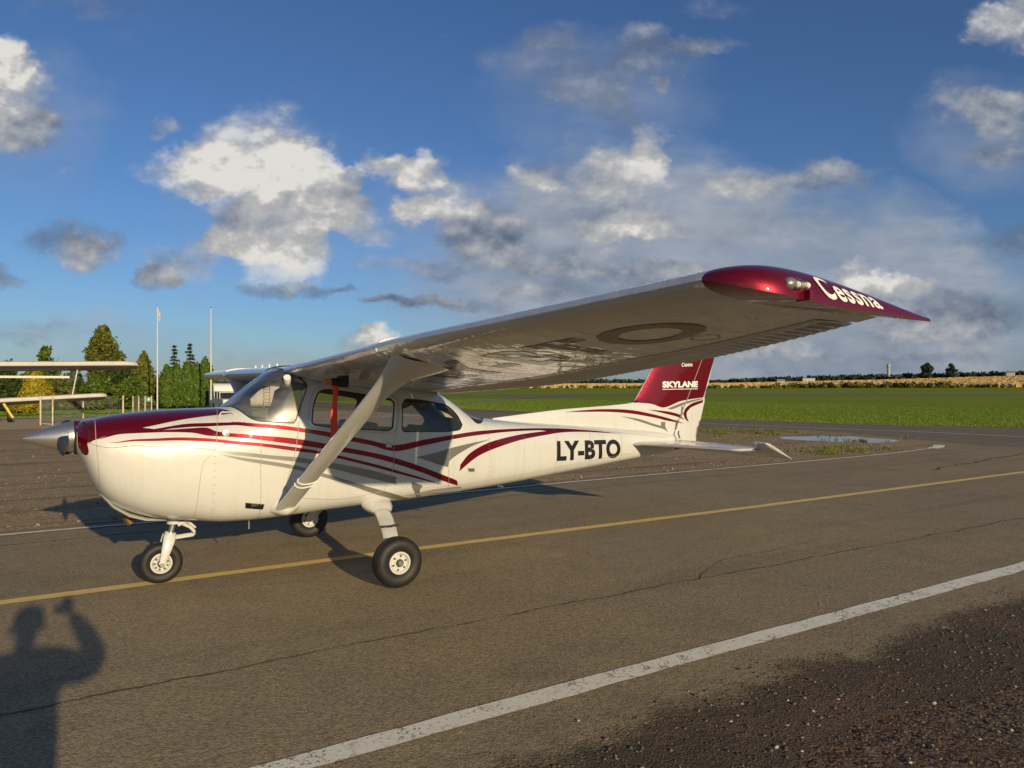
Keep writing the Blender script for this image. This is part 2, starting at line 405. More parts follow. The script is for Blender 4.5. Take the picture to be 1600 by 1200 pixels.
def pchip(xs, ys, x):
    """monotone cubic interpolation"""
    x = np.clip(np.asarray(x, float), xs[0], xs[-1])
    h = np.diff(xs); d = np.diff(ys) / h
    m = np.zeros(len(xs)); m[0] = d[0]; m[-1] = d[-1]
    for i in range(1, len(xs) - 1):
        if d[i-1] * d[i] > 0:
            w1 = 2*h[i] + h[i-1]; w2 = h[i] + 2*h[i-1]
            m[i] = (w1 + w2) / (w1/d[i-1] + w2/d[i])
    i = np.clip(np.searchsorted(xs, x, side='right') - 1, 0, len(xs) - 2)
    t = (x - xs[i]) / h[i]
    return ((2*t**3 - 3*t**2 + 1)*ys[i] + (t**3 - 2*t**2 + t)*h[i]*m[i]
            + (-2*t**3 + 3*t**2)*ys[i+1] + (t**3 - t**2)*h[i]*m[i+1])

def fus_params(x):
    return [pchip(FUS[:, 0], FUS[:, k], x) for k in range(1, 7)]

def fus_pt(x, th):
    """th: 0 top, -pi..0 port, 0..pi starboard, +-pi bottom"""
    x = np.asarray(x, float); th = np.asarray(th, float)
    zt, zb, w, zm, nu, nl = fus_params(x)
    s = np.abs(np.sin(th)); c = np.cos(th)
    up = c >= 0
    h = np.where(up, zt - zm, zm - zb); n = np.where(up, nu, nl)
    r = ((s / w)**n + (np.abs(c) / h)**n)**(-1.0 / n)
    return np.stack([x, r*np.sin(th), zm + r*c], -1)

def fus_y(x, z):
    """half width of the skin at height z"""
    zt, zb, w, zm, nu, nl = fus_params(x)
    up = z >= zm
    h = np.where(up, zt - zm, zm - zb); n = np.where(up, nu, nl)
    q = np.clip(1 - np.abs((z - zm) / h)**n, 0, 1)
    return w * q**(1.0 / n)

def fus_th(x, z):
    """port-side angle of the skin point at (x, z)"""
    zt, zb, w, zm, nu, nl = fus_params(x)
    return -np.arctan2(fus_y(x, z), z - zm)

# outlines of windows, stripes and seams on the port side: (x, angle from the top)
LIV = {
  'red_top': [(-0.819, -1.553), (-0.759, -1.349), (-0.649, -1.138), (-0.481, -1.057), (-0.293, -1.001), (-0.336, -0.964), (-0.421, -0.939), (-0.181, -0.801), (0.135, -0.697), (0.281, -0.687), (0.329, -0.755), (0.307, -0.657), (0.256, -0.44), (0.221, -0.284)],
  'stripe1': [(-0.336, -0.964), (-0.11, -0.884), (0.068, -0.886), (0.289, -0.908), (0.456, -0.997), (0.701, -1.081), (0.829, -1.125), (1.234, -1.26), (1.54, -1.385), (1.802, -1.484), (2.145, -1.383), (2.473, -1.283), (2.889, -1.136), (3.313, -0.985), (3.738, -0.856), (4.143, -0.771), (4.672, -0.748), (5.045, -0.803), (4.503, -0.855), (4.113, -0.958), (3.769, -1.132), (3.41, -1.315), (3.075, -1.541), (2.82, -1.743), (2.638, -1.95), (2.565, -2.042), (2.571, -1.916), (2.697, -1.68), (2.947, -1.426), (3.351, -1.182), (3.825, -0.963), (3.721, -0.954), (3.299, -1.075), (2.881, -1.233), (2.471, -1.373), (2.145, -1.492), (1.802, -1.596), (1.54, -1.468), (1.197, -1.328), (0.828, -1.181), (0.7, -1.136), (0.454, -1.051), (0.285, -0.967), (0.063, -0.959), (-0.038, -0.952), (-0.189, -0.963), (-0.293, -0.993)],
  'stripe2': [(-0.759, -1.349), (-0.649, -1.138), (-0.481, -1.057), (-0.293, -0.993), (-0.039, -0.975), (0.084, -0.984), (0.153, -1.058), (0.371, -1.144), (0.532, -1.206), (0.827, -1.295), (1.122, -1.419), (1.521, -1.585), (1.822, -1.729), (2.145, -1.924), (2.535, -2.207), (2.573, -2.329), (2.147, -2.023), (1.823, -1.83), (1.52, -1.67), (1.086, -1.497), (0.827, -1.391), (0.531, -1.275), (0.275, -1.17), (0.088, -1.129), (-0.043, -1.061), (-0.265, -1.029), (-0.481, -1.065), (-0.622, -1.126)],
  'stripe3': [(-0.678, -1.31), (-0.484, -1.185), (-0.195, -1.133), (0.055, -1.167), (0.273, -1.234), (0.53, -1.324), (0.827, -1.435), (1.049, -1.532), (1.52, -1.77), (1.823, -1.933), (2.105, -2.081), (2.371, -2.247), (2.106, -2.112), (1.824, -1.98), (1.52, -1.825), (1.049, -1.584), (0.827, -1.5), (0.53, -1.377), (0.272, -1.285), (0.053, -1.219), (-0.196, -1.183), (-0.484, -1.217)],
  'silver1': [(-0.5, -1.448), (-0.271, -1.363), (0.052, -1.36), (0.176, -1.383), (0.366, -1.44), (0.596, -1.532), (0.827, -1.6), (0.977, -1.662), (1.141, -1.731), (1.521, -1.891), (1.825, -2.043), (1.81, -2.092), (1.83, -2.153), (1.522, -2.017), (1.234, -1.873), (0.995, -1.752), (0.827, -1.678), (0.596, -1.593), (0.366, -1.501), (0.175, -1.427), (0.052, -1.386), (-0.198, -1.373), (-0.373, -1.397)],
  'silver2': [(0.16, -1.438), (0.414, -1.553), (0.827, -1.744), (1.049, -1.883), (1.426, -2.097), (1.85, -2.331), (2.148, -2.618), (2.07, -2.373), (2.006, -2.225), (1.994, -2.129), (2.125, -2.212), (2.099, -2.295), (2.154, -2.471), (2.228, -2.624), (2.089, -2.616), (1.876, -2.452), (1.429, -2.162), (1.05, -1.942), (0.827, -1.807), (0.414, -1.607)],
  'silver3': [(2.035, -1.718), (2.258, -1.645), (2.471, -1.547), (2.745, -1.436), (2.981, -1.339), (2.745, -1.503), (2.544, -1.691), (2.435, -1.819), (2.411, -1.939)],
  'windshield': [(0.275, 0.299), (0.286, -0.232), (0.313, -0.453), (0.367, -0.704), (0.43, -0.888), (0.498, -0.969), (0.602, -1.015), (0.807, -1.06), (0.821, -1.044), (0.88, -0.837), (0.954, -0.629), (0.965, -0.587), (0.834, -0.372)],
  'door_glass': [(1.069, -0.698), (1.163, -0.681), (1.561, -0.746), (1.78, -0.788), (1.808, -0.829), (1.778, -1.187), (1.731, -1.233), (1.463, -1.2), (1.197, -1.163), (1, -1.109), (0.976, -1.066), (0.994, -0.872), (1.027, -0.762)],
  'door_seam': [(0.901, -0.68), (1.007, -0.612), (1.177, -0.579), (1.819, -0.73), (1.863, -0.798), (1.824, -1.218), (1.791, -1.484), (1.781, -1.891), (1.692, -2.241), (1.248, -2.296), (0.771, -2.192), (0.733, -2.056), (0.818, -1.524), (0.856, -1.053)],
  'side_glass': [(1.929, -0.783), (1.975, -0.761), (2.295, -0.752), (2.458, -0.746), (2.552, -0.868), (2.606, -1.067), (2.562, -1.171), (2.377, -1.227), (1.907, -1.249), (1.88, -1.217), (1.895, -0.847)],
  'rear_glass': [(2.651, -0.565), (2.846, -0.586), (3.129, -0.192), (2.901, -0.908), (2.808, -0.957), (2.752, -0.78)],
  'vent': [(0.39, -2.216), (0.553, -2.26), (0.544, -2.335), (0.39, -2.292)],
  'wingline': [(0.834, -0.372), (0.874, -0.541), (0.964, -0.594), (1.177, -0.579), (1.821, -0.712), (2.546, -0.444)],
  'letters': [(3.954, -2.088), (5.039, -2.363), (5.02, -1.162), (3.949, -1.323)],
  'cap': [(2.669, -2.002), (2.756, -2.017), (2.759, -2.09), (2.687, -2.075)],
  'cowl_split': [(-0.812, -1.509), (-0.485, -1.301), (-0.049, -1.322), (0.134, -1.368)],
  'cowl_rear': [(0.214, -0.352), (0.153, -1.119), (0.134, -1.374), (0.041, -1.59), (0.004, -2.045), (-0.014, -2.494)],
  'bowl_seam': [(-0.751, 0.244), (-0.759, -1.328), (-0.739, -1.847), (-0.729, -2.318)],
  'skin_a': [(0.523, -1.101), (0.515, -1.689), (0.524, -2.504)],
  'tail_seam': [(2.472, -1.295), (2.423, -1.886), (2.464, -2.546)],
  'handle': [(0.207, -0.706), (0.221, -0.642), (0.24, -0.61), (0.304, -0.684), (0.328, -0.773)],
}

# ================================================================ light aircraft
VS = 0.45
def surf_fus(q, off=0.0):
    x, th = q[:, 0], q[:, 1]/VS
    P = fus_pt(x, th)
    e = 1e-3
    dx = fus_pt(np.clip(x+e, FUS[0, 0], FUS[-1, 0]), th) - fus_pt(np.clip(x-e, FUS[0, 0], FUS[-1, 0]), th)
    dt = fus_pt(x, th+e) - fus_pt(x, th-e)
    n = np.cross(dx, dt); n /= np.linalg.norm(n, axis=1)[:, None] + 1e-12
    c = np.stack([x, 0*x, fus_params(x)[3]], 1)
    s = np.sign((n*(P-c)).sum(1)); n *= s[:, None]
    return P + n*off, n
def surf_fin(q, off=0.0):
    """port face of the fin; q = (x, z)"""
    x, z = q[:, 0], q[:, 1]
    t = fin_t(x, z)
    return np.stack([x, -(t+off), z], 1), np.tile([0, -1., 0], (len(x), 1))
FIN_LE = np.array([(1.05, 3.20), (1.395, 3.25), (1.44, 3.75), (1.482, 4.27), (1.515, 5.00), (1.56, 5.42), (1.75, 5.565), (2.142, 5.845), (2.55, 6.135), (2.62, 6.23)])
FIN_TE = np.array([(0.95, 6.55), (1.0, 6.57), (2.19, 6.95), (2.55, 7.06), (2.62, 7.02)])
def fin_hx(z): return 6.065 + (z-1.06)*.548
def fin_t(x, z):
    xl = np.interp(z, FIN_LE[:, 0], FIN_LE[:, 1]); xt = np.interp(z, FIN_TE[:, 0], FIN_TE[:, 1])
    a = np.clip((x-xl)/.55, 0, 1); b = np.clip((xt-x)/.75, 0, 1)
    dorsal = np.clip((x-3.2)/2.6, .35, 1)
    return .052*np.sqrt(a*(2-a))*(b*(2-b))*dorsal + .004
def orient(P, F, N):
    fn = np.cross(P[F[:, 1]]-P[F[:, 0]], P[F[:, 2]]-P[F[:, 0]])
    if len(F) and (fn*N[F[:, 0]]).sum() < 0: F = F[:, ::-1]
    return F
def skin(name, loops, surf, off, mat, parent, step=.04, mirror=False, smooth=True):
    V, F = cdt(loops, step)
    P, N = surf(V, off); F = orient(P, F, N)
    o = fast_mesh(name, P, F, mat, parent, smooth); r = [o]
    if mirror:
        P2 = P*np.array([1, -1, 1]); r.append(fast_mesh(name, P2, F[:, ::-1], mat, parent, smooth))
    return r
def ribbon(name, pts, surf, width, off, mat, parent, closed=False, mirror=False, step=.03):
    L = resample(pts, step, closed); P, N = surf(L, off)
    T = (np.roll(P, -1, 0)-np.roll(P, 1, 0)) if closed else np.gradient(P, axis=0)
    S = np.cross(N, T); S /= np.linalg.norm(S, axis=1)[:, None] + 1e-9
    V = np.concatenate([P+S*width/2, P-S*width/2]); n = len(P); m = n if closed else n-1
    F = np.array([(i, (i+1) % n, n+(i+1) % n, n+i) for i in range(m)])
    o = fast_mesh(name, V, F, mat, parent, True)
    if mirror: fast_mesh(name, V*np.array([1, -1, 1]), F[:, ::-1], mat, parent, True)
    return o
th2 = lambda pts: np.array([(x, t*VS) for x, t in pts])
def sym(pts):
    """port half outline -> closed loop over the top"""
    P = [(x, t) for x, t in pts]
    return P + [(x, -t) for x, t in reversed(P) if abs(t) > 1e-6]
def text_loops(s, bold=0.0, shear=0.0, space=1.0):
    cu = bpy.data.curves.new('txt', 'FONT'); cu.body = s; cu.size = 1; cu.offset = bold; cu.shear = shear
    cu.space_character = space; cu.resolution_u = 4; cu.fill_mode = 'FRONT'
    o = bpy.data.objects.new('txt', cu); COL.objects.link(o)
    dg = bpy.context.evaluated_depsgraph_get(); me = o.evaluated_get(dg).to_mesh()
    bm = bmesh.new(); bm.from_mesh(me); bmesh.ops.remove_doubles(bm, verts=bm.verts, dist=1e-5)
    glyphs = []; seen = set()
    for v0 in bm.verts:
        if v0.index in seen: continue
        st = [v0]; comp = set()
        while st:
            v = st.pop()
            if v.index in comp: continue
            comp.add(v.index); st += [e.other_vert(v) for e in v.link_edges]
        seen |= comp
        be = {}
        for v in (bm.verts[i] if False else v for v in bm.verts if v.index in comp):
            be[v.index] = [e.other_vert(v).index for e in v.link_edges if e.is_boundary]
        loops = []; used = set()
        co = {v.index: (v.co.x, v.co.y) for v in bm.verts if v.index in comp}
        for k in be:
            if k in used or len(be[k]) < 2: continue
            lp = [k]; used.add(k); cur = k
            while True:
                nx = [q for q in be[cur] if q not in used]
                if not nx: break
                cur = nx[0]; used.add(cur); lp.append(cur)
            if len(lp) > 2: loops.append(np.array([co[i] for i in lp]))
        glyphs.append(loops)
    bm.free(); o.evaluated_get(dg).to_mesh_clear(); bpy.data.objects.remove(o); bpy.data.curves.remove(cu)
    A = np.concatenate([l for g in glyphs for l in g]); lo, hi = A.min(0), A.max(0)
    glyphs.sort(key=lambda g: g[0][:, 0].min())
    return [[(l-lo)/(hi-lo) for l in g] for g in glyphs]
def dens(loop, step):
    out = []
    for a, b in zip(loop, np.roll(loop, -1, 0)):
        k = max(1, int(np.linalg.norm(b-a)/step))
        out += [a+(b-a)*j/k for j in range(k)]
    return np.array(out)
def bilin(bl, br, tr, tl):
    bl, br, tr, tl = map(np.array, (bl, br, tr, tl))
    def f(L):
        u, v = L[:, :1], L[:, 1:]
        return bl*(1-u)*(1-v) + br*u*(1-v) + tr*u*v + tl*(1-u)*v
    return f
def letters(s, name, mapf, surf, off, mat, parent, bold=.0, shear=0, step=.04, mirror=False, mapf2=None, space=1.0):
    for g in text_loops(s, bold, shear, space):
        loops = [dens(mapf(l), step) for l in g]
        skin(name, loops, surf, off, mat, parent, step)

def loft(rows, s, closed=True):
    n = len(rows[0]); V = np.concatenate(rows)
    F = [(i*n+j, i*n+(j+1) % n, (i+1)*n+(j+1) % n, (i+1)*n+j) for i in range(len(rows)-1) for j in range(n if closed else n-1)]
    return V, F

# ================================================================ ground materials
def ground_mat(name, c1, c2, c3, speck, bump, big=.25, fine=90, rough=.85, patch=None, streak=None, crumble=None):
    mt, nt, out = new_mat(name)
    P = nt.new('ShaderNodeTexCoord').outputs['Object']
    n1 = nt.noise(P, big, 6, .6); n2 = nt.noise(P, 2.6, 8, .65); n3 = nt.noise(P, fine, 3, .6)
    c = nt.mix(nt.ramp(n1, [(.36, 0), (.64, 1)]), c1, c2)
    c = nt.mix(nt.math('MULTIPLY', nt.ramp(n2, [(.45, 0), (.75, 1)]), .6), c, c3)
    if streak:
        sn = nt.noise(nt.scale(P, streak[0]), 1.0, 7, .6)
        c = nt.mix(nt.math('MULTIPLY', nt.ramp(sn, [(.52, 0), (.66, 1)]), streak[1]), c, streak[2])
    if patch:
        pn = nt.noise(P, patch[0], 7, .62)
        c = nt.mix(nt.math('MULTIPLY', nt.ramp(pn, [(patch[1], 0), (patch[1]+.1, 1)]), patch[2]), c, patch[3])
    v = nt.vor(P, fine*.9); vc = nt.vor(P, fine*.9, out='Color')
    sep = nt.new('ShaderNodeSeparateColor', Color=vc).outputs[0]
    k = nt.math('MULTIPLY_ADD', nt.math('SUBTRACT', sep, .5), speck, 1.0)
    k = nt.math('MULTIPLY', k, nt.math('MULTIPLY_ADD', nt.math('SUBTRACT', n3, .5), speck*1.2, 1.0))
    c = nt.vmath('MULTIPLY', c, nt.new('ShaderNodeCombineXYZ', X=k, Y=k, Z=k).outputs[0])
    h = nt.math('ADD', nt.math('MULTIPLY', nt.math('SUBTRACT', 1.0, v), .6), nt.math('MULTIPLY', n3, .8))
    h = nt.math('ADD', h, nt.math('MULTIPLY', nt.noise(P, fine*.22, 4, .6), 1.4))
    b = nt.new('ShaderNodeBump', Height=h, Distance=bump, Strength=1.0)
    p = nt.new('ShaderNodeBsdfPrincipled', Base_Color=c, Roughness=rough, Normal=b.outputs[0])
    p.inputs['Specular IOR Level'].default_value = .05
    if crumble:                                        # broken, gravel-filled margin along y = crumble
        yy = nt.new('ShaderNodeSeparateXYZ', Vector=P).outputs['Y']
        e = nt.math('ADD', nt.math('SUBTRACT', crumble, yy), nt.math('ADD', nt.math('MULTIPLY', nt.math('SUBTRACT', nt.noise(P, 1.3, 8, .68), .5), 1.1), nt.math('MULTIPLY', nt.math('SUBTRACT', nt.noise(P, 40, 4, .7), .5), .45)))
        f = nt.ramp(e, [(.06, 0), (.25, 1)])
        gn_ = nt.ramp(nt.noise(P, 1.3, 7, .62), [(.46, (.105, .085, .060)), (.66, (.155, .105, .074))])
        gk = nt.vmath('MULTIPLY', gn_, nt.new('ShaderNodeCombineXYZ', X=k, Y=k, Z=k).outputs[0])
        nt.put(p.inputs['Base Color'], nt.mix(f, c, gk))
        nt.put(b.inputs['Distance'], nt.math('MULTIPLY_ADD', f, .006, bump))
    nt.put(out.inputs[0], p.outputs[0]); return mt
MT['asphalt'] = ground_mat('old_asphalt', (.345, .270, .158), (.295, .237, .150), (.24, .197, .130), .62, .0028, .3, 95, patch=(.75, .55, .5, (.225, .185, .13)), streak=((.10, 1.6, 1), .4, (.21, .17, .115)), crumble=-4.22)
MT['taxi'] = ground_mat('taxiway_asphalt', (.25, .21, .145), (.21, .18, .13), (.17, .148, .11), .6, .002, .12, 60, streak=((.9, .05, 1), .4, (.12, .105, .085)))
MT['gravel'] = ground_mat('crumbled_gravel', (.125, .098, .066), (.145, .10, .07), (.08, .064, .046), 1.1, .007, .5, 60, patch=(1.3, .56, .5, (.13, .08, .058)))
MT['dirt'] = ground_mat('brown_hardstand', (.40, .285, .155), (.33, .25, .145), (.22, .17, .105), .7, .0035, .22, 45, patch=(.55, .54, .5, (.36, .20, .14)), streak=((.10, 1.2, 1), .7, (.13, .10, .068)))
MT['pale'] = ground_mat('pale_hardstand', (.50, .39, .25), (.44, .345, .23), (.36, .29, .20), .5, .004, .2, 45)
MT['runway'] = ground_mat('runway_grey', (.22, .19, .15), (.19, .165, .135), (.16, .14, .12), .3, .004, .05, 10)
def paint_mat(name, col, wear_col, lo, crack=1.0):
    mt, nt, out = new_mat(name)
    P = nt.new('ShaderNodeTexCoord').outputs['Object']
    n = nt.noise(P, 42, 9, .72); n2 = nt.noise(P, 3, 4, .6)
    w = nt.math('ADD', n, nt.math('MULTIPLY', nt.math('SUBTRACT', n2, .5), .30))
    m1 = nt.ramp(w, [(lo, 0), (lo+.07, 1)])
    ck = nt.vor(nt.vmath('ADD', P, nt.scale(nt.noise(P, 12, 4, .6, 'Color'), (.22, .22, 0))), 5, 'DISTANCE_TO_EDGE')
    m2 = nt.ramp(ck, [(.010, 1), (.030, 0)])
    m2 = nt.math('MULTIPLY', m2, nt.math('MULTIPLY', nt.ramp(nt.noise(P, 4, 3, .6), [(.45, 0), (.6, 1)]), crack))
    m_ = nt.math('MAXIMUM', m1, m2, clamp=True)
    c = nt.mix(m_, nt.mix(nt.noise(P, 8, 5, .6), col, tuple(v*.82 for v in col)), wear_col)
    b = nt.new('ShaderNodeBump', Height=nt.math('SUBTRACT', nt.noise(P, 70, 4, .6), m_), Distance=.0015)
    p = nt.new('ShaderNodeBsdfPrincipled', Base_Color=c, Roughness=.8, Normal=b.outputs[0]); p.inputs['Specular IOR Level'].default_value = .1
    nt.put(out.inputs[0], p.outputs[0]); return mt
MT['line_white'] = paint_mat('worn_white_paint', (.93, .88, .74), (.24, .19, .125), .57)
MT['line_thin'] = paint_mat('thin_white_paint', (.88, .83, .72), (.26, .21, .14), .62, .5)
MT['line_yellow'] = paint_mat('worn_yellow_paint', (.86, .62, .22), (.28, .215, .125), .63, .3)
MT['crack'] = pbr('asphalt_crack', (.055, .043, .032), .9)
MT['grass'] = ground_mat('short_grass', (.165, .255, .014), (.25, .265, .024), (.13, .20, .014), .5, .02, .035, 9, streak=((.012, .16, 1), .55, (.27, .27, .03)), patch=(.11, .56, .45, (.29, .25, .045)))
MT['blade'] = None
def leaf_mat(name, c1, c2, tr=.25):
    mt, nt, out = new_mat(name)
    g = nt.new('ShaderNodeNewGeometry').outputs['Random Per Island']
    P = nt.new('ShaderNodeTexCoord').outputs['Object']
    c = nt.mix(nt.math('MULTIPLY_ADD', nt.noise(P, .9, 4, .6), .9, nt.math('MULTIPLY_ADD', g, .6, -.35), clamp=True), c1, c2)
    d = nt.new('ShaderNodeBsdfDiffuse', Color=c); t = nt.new('ShaderNodeBsdfTranslucent', Color=c)
    gl = nt.new('ShaderNodeBsdfGlossy', Color=(1, 1, 1, 1), Roughness=.5)
    a = nt.new('ShaderNodeMixShader', Fac=tr, i1=d.outputs[0], i2=t.outputs[0])
    b = nt.new('ShaderNodeMixShader', Fac=.02, i1=a.outputs[0], i2=gl.outputs[0])
    nt.put(out.inputs[0], b.outputs[0]); return mt
MT['blade'] = leaf_mat('grass_blades', (.145, .25, .012), (.23, .28, .02), .35)
MT['weed'] = leaf_mat('weed_leaves', (.13, .17, .025), (.26, .25, .05), .3)
MT['thuja'] = leaf_mat('thuja_leaves', (.06, .125, .012), (.145, .205, .025))
MT['olive'] = leaf_mat('olive_leaves', (.10, .125, .018), (.22, .215, .03))
MT['dkgreen'] = leaf_mat('dark_leaves', (.035, .065, .014), (.08, .11, .022))
MT['bushgreen'] = leaf_mat('bush_leaves', (.07, .13, .016), (.16, .21, .03))
MT['gold'] = leaf_mat('golden_leaves', (.30, .24, .015), (.46, .36, .02))
MT['spruce'] = leaf_mat('spruce_needles', (.022, .038, .024), (.045, .06, .035), .1)
MT['bluespruce'] = leaf_mat('blue_needles', (.07, .09, .07), (.13, .15, .12), .1)
MT['far'] = leaf_mat('far_wood_leaves', (.04, .06, .045), (.07, .09, .06), .1)
MT['farbush'] = leaf_mat('field_edge_leaves', (.09, .11, .02), (.2, .17, .04), .1)
MT['bark'] = pbr('bark', (.055, .043, .032), .9)
MT['pole'] = pbr('white_pole', (.62, .60, .56), .5)
MT['crop'] = pbr('ripe_crop', (.50, .35, .16), .9, bump=(.8, .5, 6), colvar=(.05, .7, (.50, .36, .15)), spec=.03)
mt, nt, out = new_mat('puddle_water')
P = nt.new('ShaderNodeTexCoord').outputs['Object']
b = nt.new('ShaderNodeBump', Height=nt.noise(P, 6, 3, .5), Distance=.0015)
nt.put(out.inputs[0], nt.new('ShaderNodeBsdfPrincipled', Base_Color=(.05, .04, .03), Roughness=.03, Normal=b.outputs[0]).outputs[0]); MT['water'] = mt

# ================================================================ terrain
F2 = Vector((math.sin(YAW), math.cos(YAW))); R2 = Vector((math.cos(YAW), -math.sin(YAW)))
C2 = Vector((CAM.x, CAM.y))
def terrain_z(x, y):
    """flat airfield, land rising gently beyond 200 m, more to the east"""
    dx, dy = np.asarray(x)-C2.x, np.asarray(y)-C2.y
    r = np.hypot(dx, dy); be = np.degrees(np.arctan2(dx*R2.x+dy*R2.y, dx*F2.x+dy*F2.y))
    H = np.interp(be, [-40, 10, 17, 28, 36, 55, 90], [3.6, 3.9, 4.1, 6.6, 9.0, 11, 8])
    z = np.interp(r, [0, 205, 265], [0, 0, 1.45]) + np.clip((r-265)/385, 0, 1)*(H-1.45)
    return np.where(r > 205, z, 0)
def bearing(be, r):
    a = math.radians(be); d = F2*math.cos(a) + R2*math.sin(a); return C2 + d*r
RR = [0, 3, 8, 20, 40, 80, 140, 200, 215, 235, 265, 300, 360, 430, 520, 600, 650, 700, 900, 1400, 2500, 5000]
na = 96; V = []; 
for r in RR:
    for j in range(na):
        p = bearing(360*j/na, r); V.append((p.x, p.y, float(terrain_z(p.x, p.y)) - .012))
F = [(i*na+j, i*na+(j+1) % na, (i+1)*na+(j+1) % na, (i+1)*na+j) for i in range(1, len(RR)-1) for j in range(na)] + [(na+j, na+(j+1) % na, 0) for j in range(na)]
mbt = MB(); mbt.add(V, F); gr = mbt.build('grass_ground', MT['grass'], None, True); tag(gr, kind='structure')
def jitter(pts, step, amp, seed):
    rg = np.random.default_rng(seed); L = dens(np.array(pts, float), step)
    e = rg.normal(0, amp, (len(L), 2)); e = (e+np.roll(e, 1, 0)+np.roll(e, 2, 0))/1.7
    return L+e
def sheet(name, pts, z, mat, step=None, amp=0, seed=1, kind='structure'):
    L = jitter(pts, step, amp, seed) if step else np.array(pts, float)
    V, F = cdt([L], 1, False); P = np.concatenate([V, np.full((len(V), 1), z)], 1)
    F = orient(P, F, np.tile([0, 0, 1.], (len(P), 1)))
    return tag(fast_mesh(name, P, F, mat), kind=kind)
sheet('gravel_shoulder', [(-30, -20), (60, -20), (60, -4.2), (20, -4.25), (-30, -4.0)], -.004, MT['gravel'])
rgs = np.random.default_rng(3); sx = np.arange(-30, 46, .045)
sy = -5.15 + .08*np.sin(sx*.9) + .05*np.sin(sx*2.7+1) + .03*np.sin(sx*7.3) + np.convolve(rgs.normal(0, .085, len(sx)), np.ones(4)/4, 'same')
ap = [(-70, -5.1)] + list(zip(sx, sy)) + [(60, -6), (60, -2), (44, 1.0), (37, 4.6), (33.6, 7.6), (31.2, 12.5), (29.4, 20.7), (28.2, 42.8), (27.5, 80), (14, 80), (14, 41), (-70, 41)]
sheet('apron', ap, .004, MT['asphalt'])
taxi = [(22.3, 3.4), (23.5, 6.6), (24.8, 10.0), (25.0, 13.4), (22.8, 15.2), (20.6, 22), (19.5, 41), (19, 80), (27.4, 80), (28.1, 42.8), (29.3, 20.7), (31.1, 12.5), (33.5, 7.6), (36.9, 4.6), (43, 1.1), (50, -1), (40, -4), (27, -2.0)]
sheet('taxiway', taxi, .008, MT['taxi'], .8, .03, 5)
verge = [(-70, 3.86), (-2, 3.62), (3, 3.66), (8, 3.80), (15, 3.74), (20.3, 3.9), (21.9, 4.75), (23.4, 6.9), (24.7, 10.2), (24.9, 13.3), (22.5, 15.0), (20.3, 22), (19.2, 34), (10, 31), (1.2, 29.9), (-2.7, 30.3), (-70, 30)]
sheet('gravel_verge', verge, .012, MT['dirt'], .35, .05, 7)
sheet('pale_hardstand', [(-70, 30.1), (-2.7, 30.4), (1.2, 30.0), (10, 31.2), (19, 34), (19, 46), (6, 49), (.9, 45.5), (-3.4, 46), (-70, 46)], .008, MT['pale'], 1.5, .08, 9)
sheet('puddle', [(20.3, 9.0), (21.6, 8.9), (22.7, 8.05), (22.6, 6.6), (21.9, 5.75), (20.3, 5.9), (19.8, 6.7), (19.9, 7.2), (19.7, 7.7), (19.5, 8.5)], .016, MT['water'], .25, .10, 11)
def fr(D, px): 
    p = C2 + F2*D + R2*((px-800)/FPX*D); return (p.x, p.y)
sheet('runway', [fr(151, 560), fr(151, 1900), fr(178, 1900), fr(178, 560)], .006, MT['runway'])
sheet('runway_link', [fr(68, 690), fr(78, 740), fr(120, 840), fr(152, 930), fr(152, 840), fr(105, 770), fr(80, 700), fr(70, 660)], .007, MT['runway'], 4, .3, 4)
# crop field on the rise
NR, NA_ = 26, 60; V = []
for i in range(NR):
    for j in range(NA_):
        be = -22 + 92*j/(NA_-1); r = 268 + 385*i/(NR-1); p = bearing(be, r)
        V.append((p.x, p.y, float(terrain_z(p.x, p.y)) + (.9 if i else .0)))
mbt = MB(); mbt.add(V, [(i*NA_+j, i*NA_+j+1, (i+1)*NA_+j+1, (i+1)*NA_+j) for i in range(NR-1) for j in range(NA_-1)])
tag(mbt.build('crop_field', MT['crop'], None, True), kind='structure')
rg = np.random.default_rng(55); n_ = 26000; be_ = np.radians(rg.uniform(-22, 66, n_)); r_ = 267+380*rg.random(n_)**1.7
dd = np.stack([F2.x*np.cos(be_)+R2.x*np.sin(be_), F2.y*np.cos(be_)+R2.y*np.sin(be_)], 1); pp = np.array(C2)+dd*r_[:, None]; zz = terrain_z(pp[:, 0], pp[:, 1])+np.where(r_ > 283, .85, 0)
aa = rg.uniform(-.5, .5, n_); tx = np.stack([dd[:, 1]*np.cos(aa)+dd[:, 0]*np.sin(aa), -dd[:, 0]*np.cos(aa)+dd[:, 1]*np.sin(aa)], 1)*rg.uniform(.3, .9, (n_, 1)); hh = rg.uniform(.25, .55, n_)+np.where(r_ < 283, .7, 0)
VV = np.stack([np.concatenate([pp-tx, zz[:, None]-.1], 1), np.concatenate([pp+tx, zz[:, None]-.1], 1), np.concatenate([pp+tx*.8, (zz+hh)[:, None]], 1), np.concatenate([pp-tx*.8, (zz+hh*rg.uniform(.7, 1.1, n_))[:, None]], 1)], 1).reshape(-1, 3)
tag(fast_mesh('crop_stalks', VV, np.arange(4*n_).reshape(-1, 4), MT['crop']), kind='stuff')
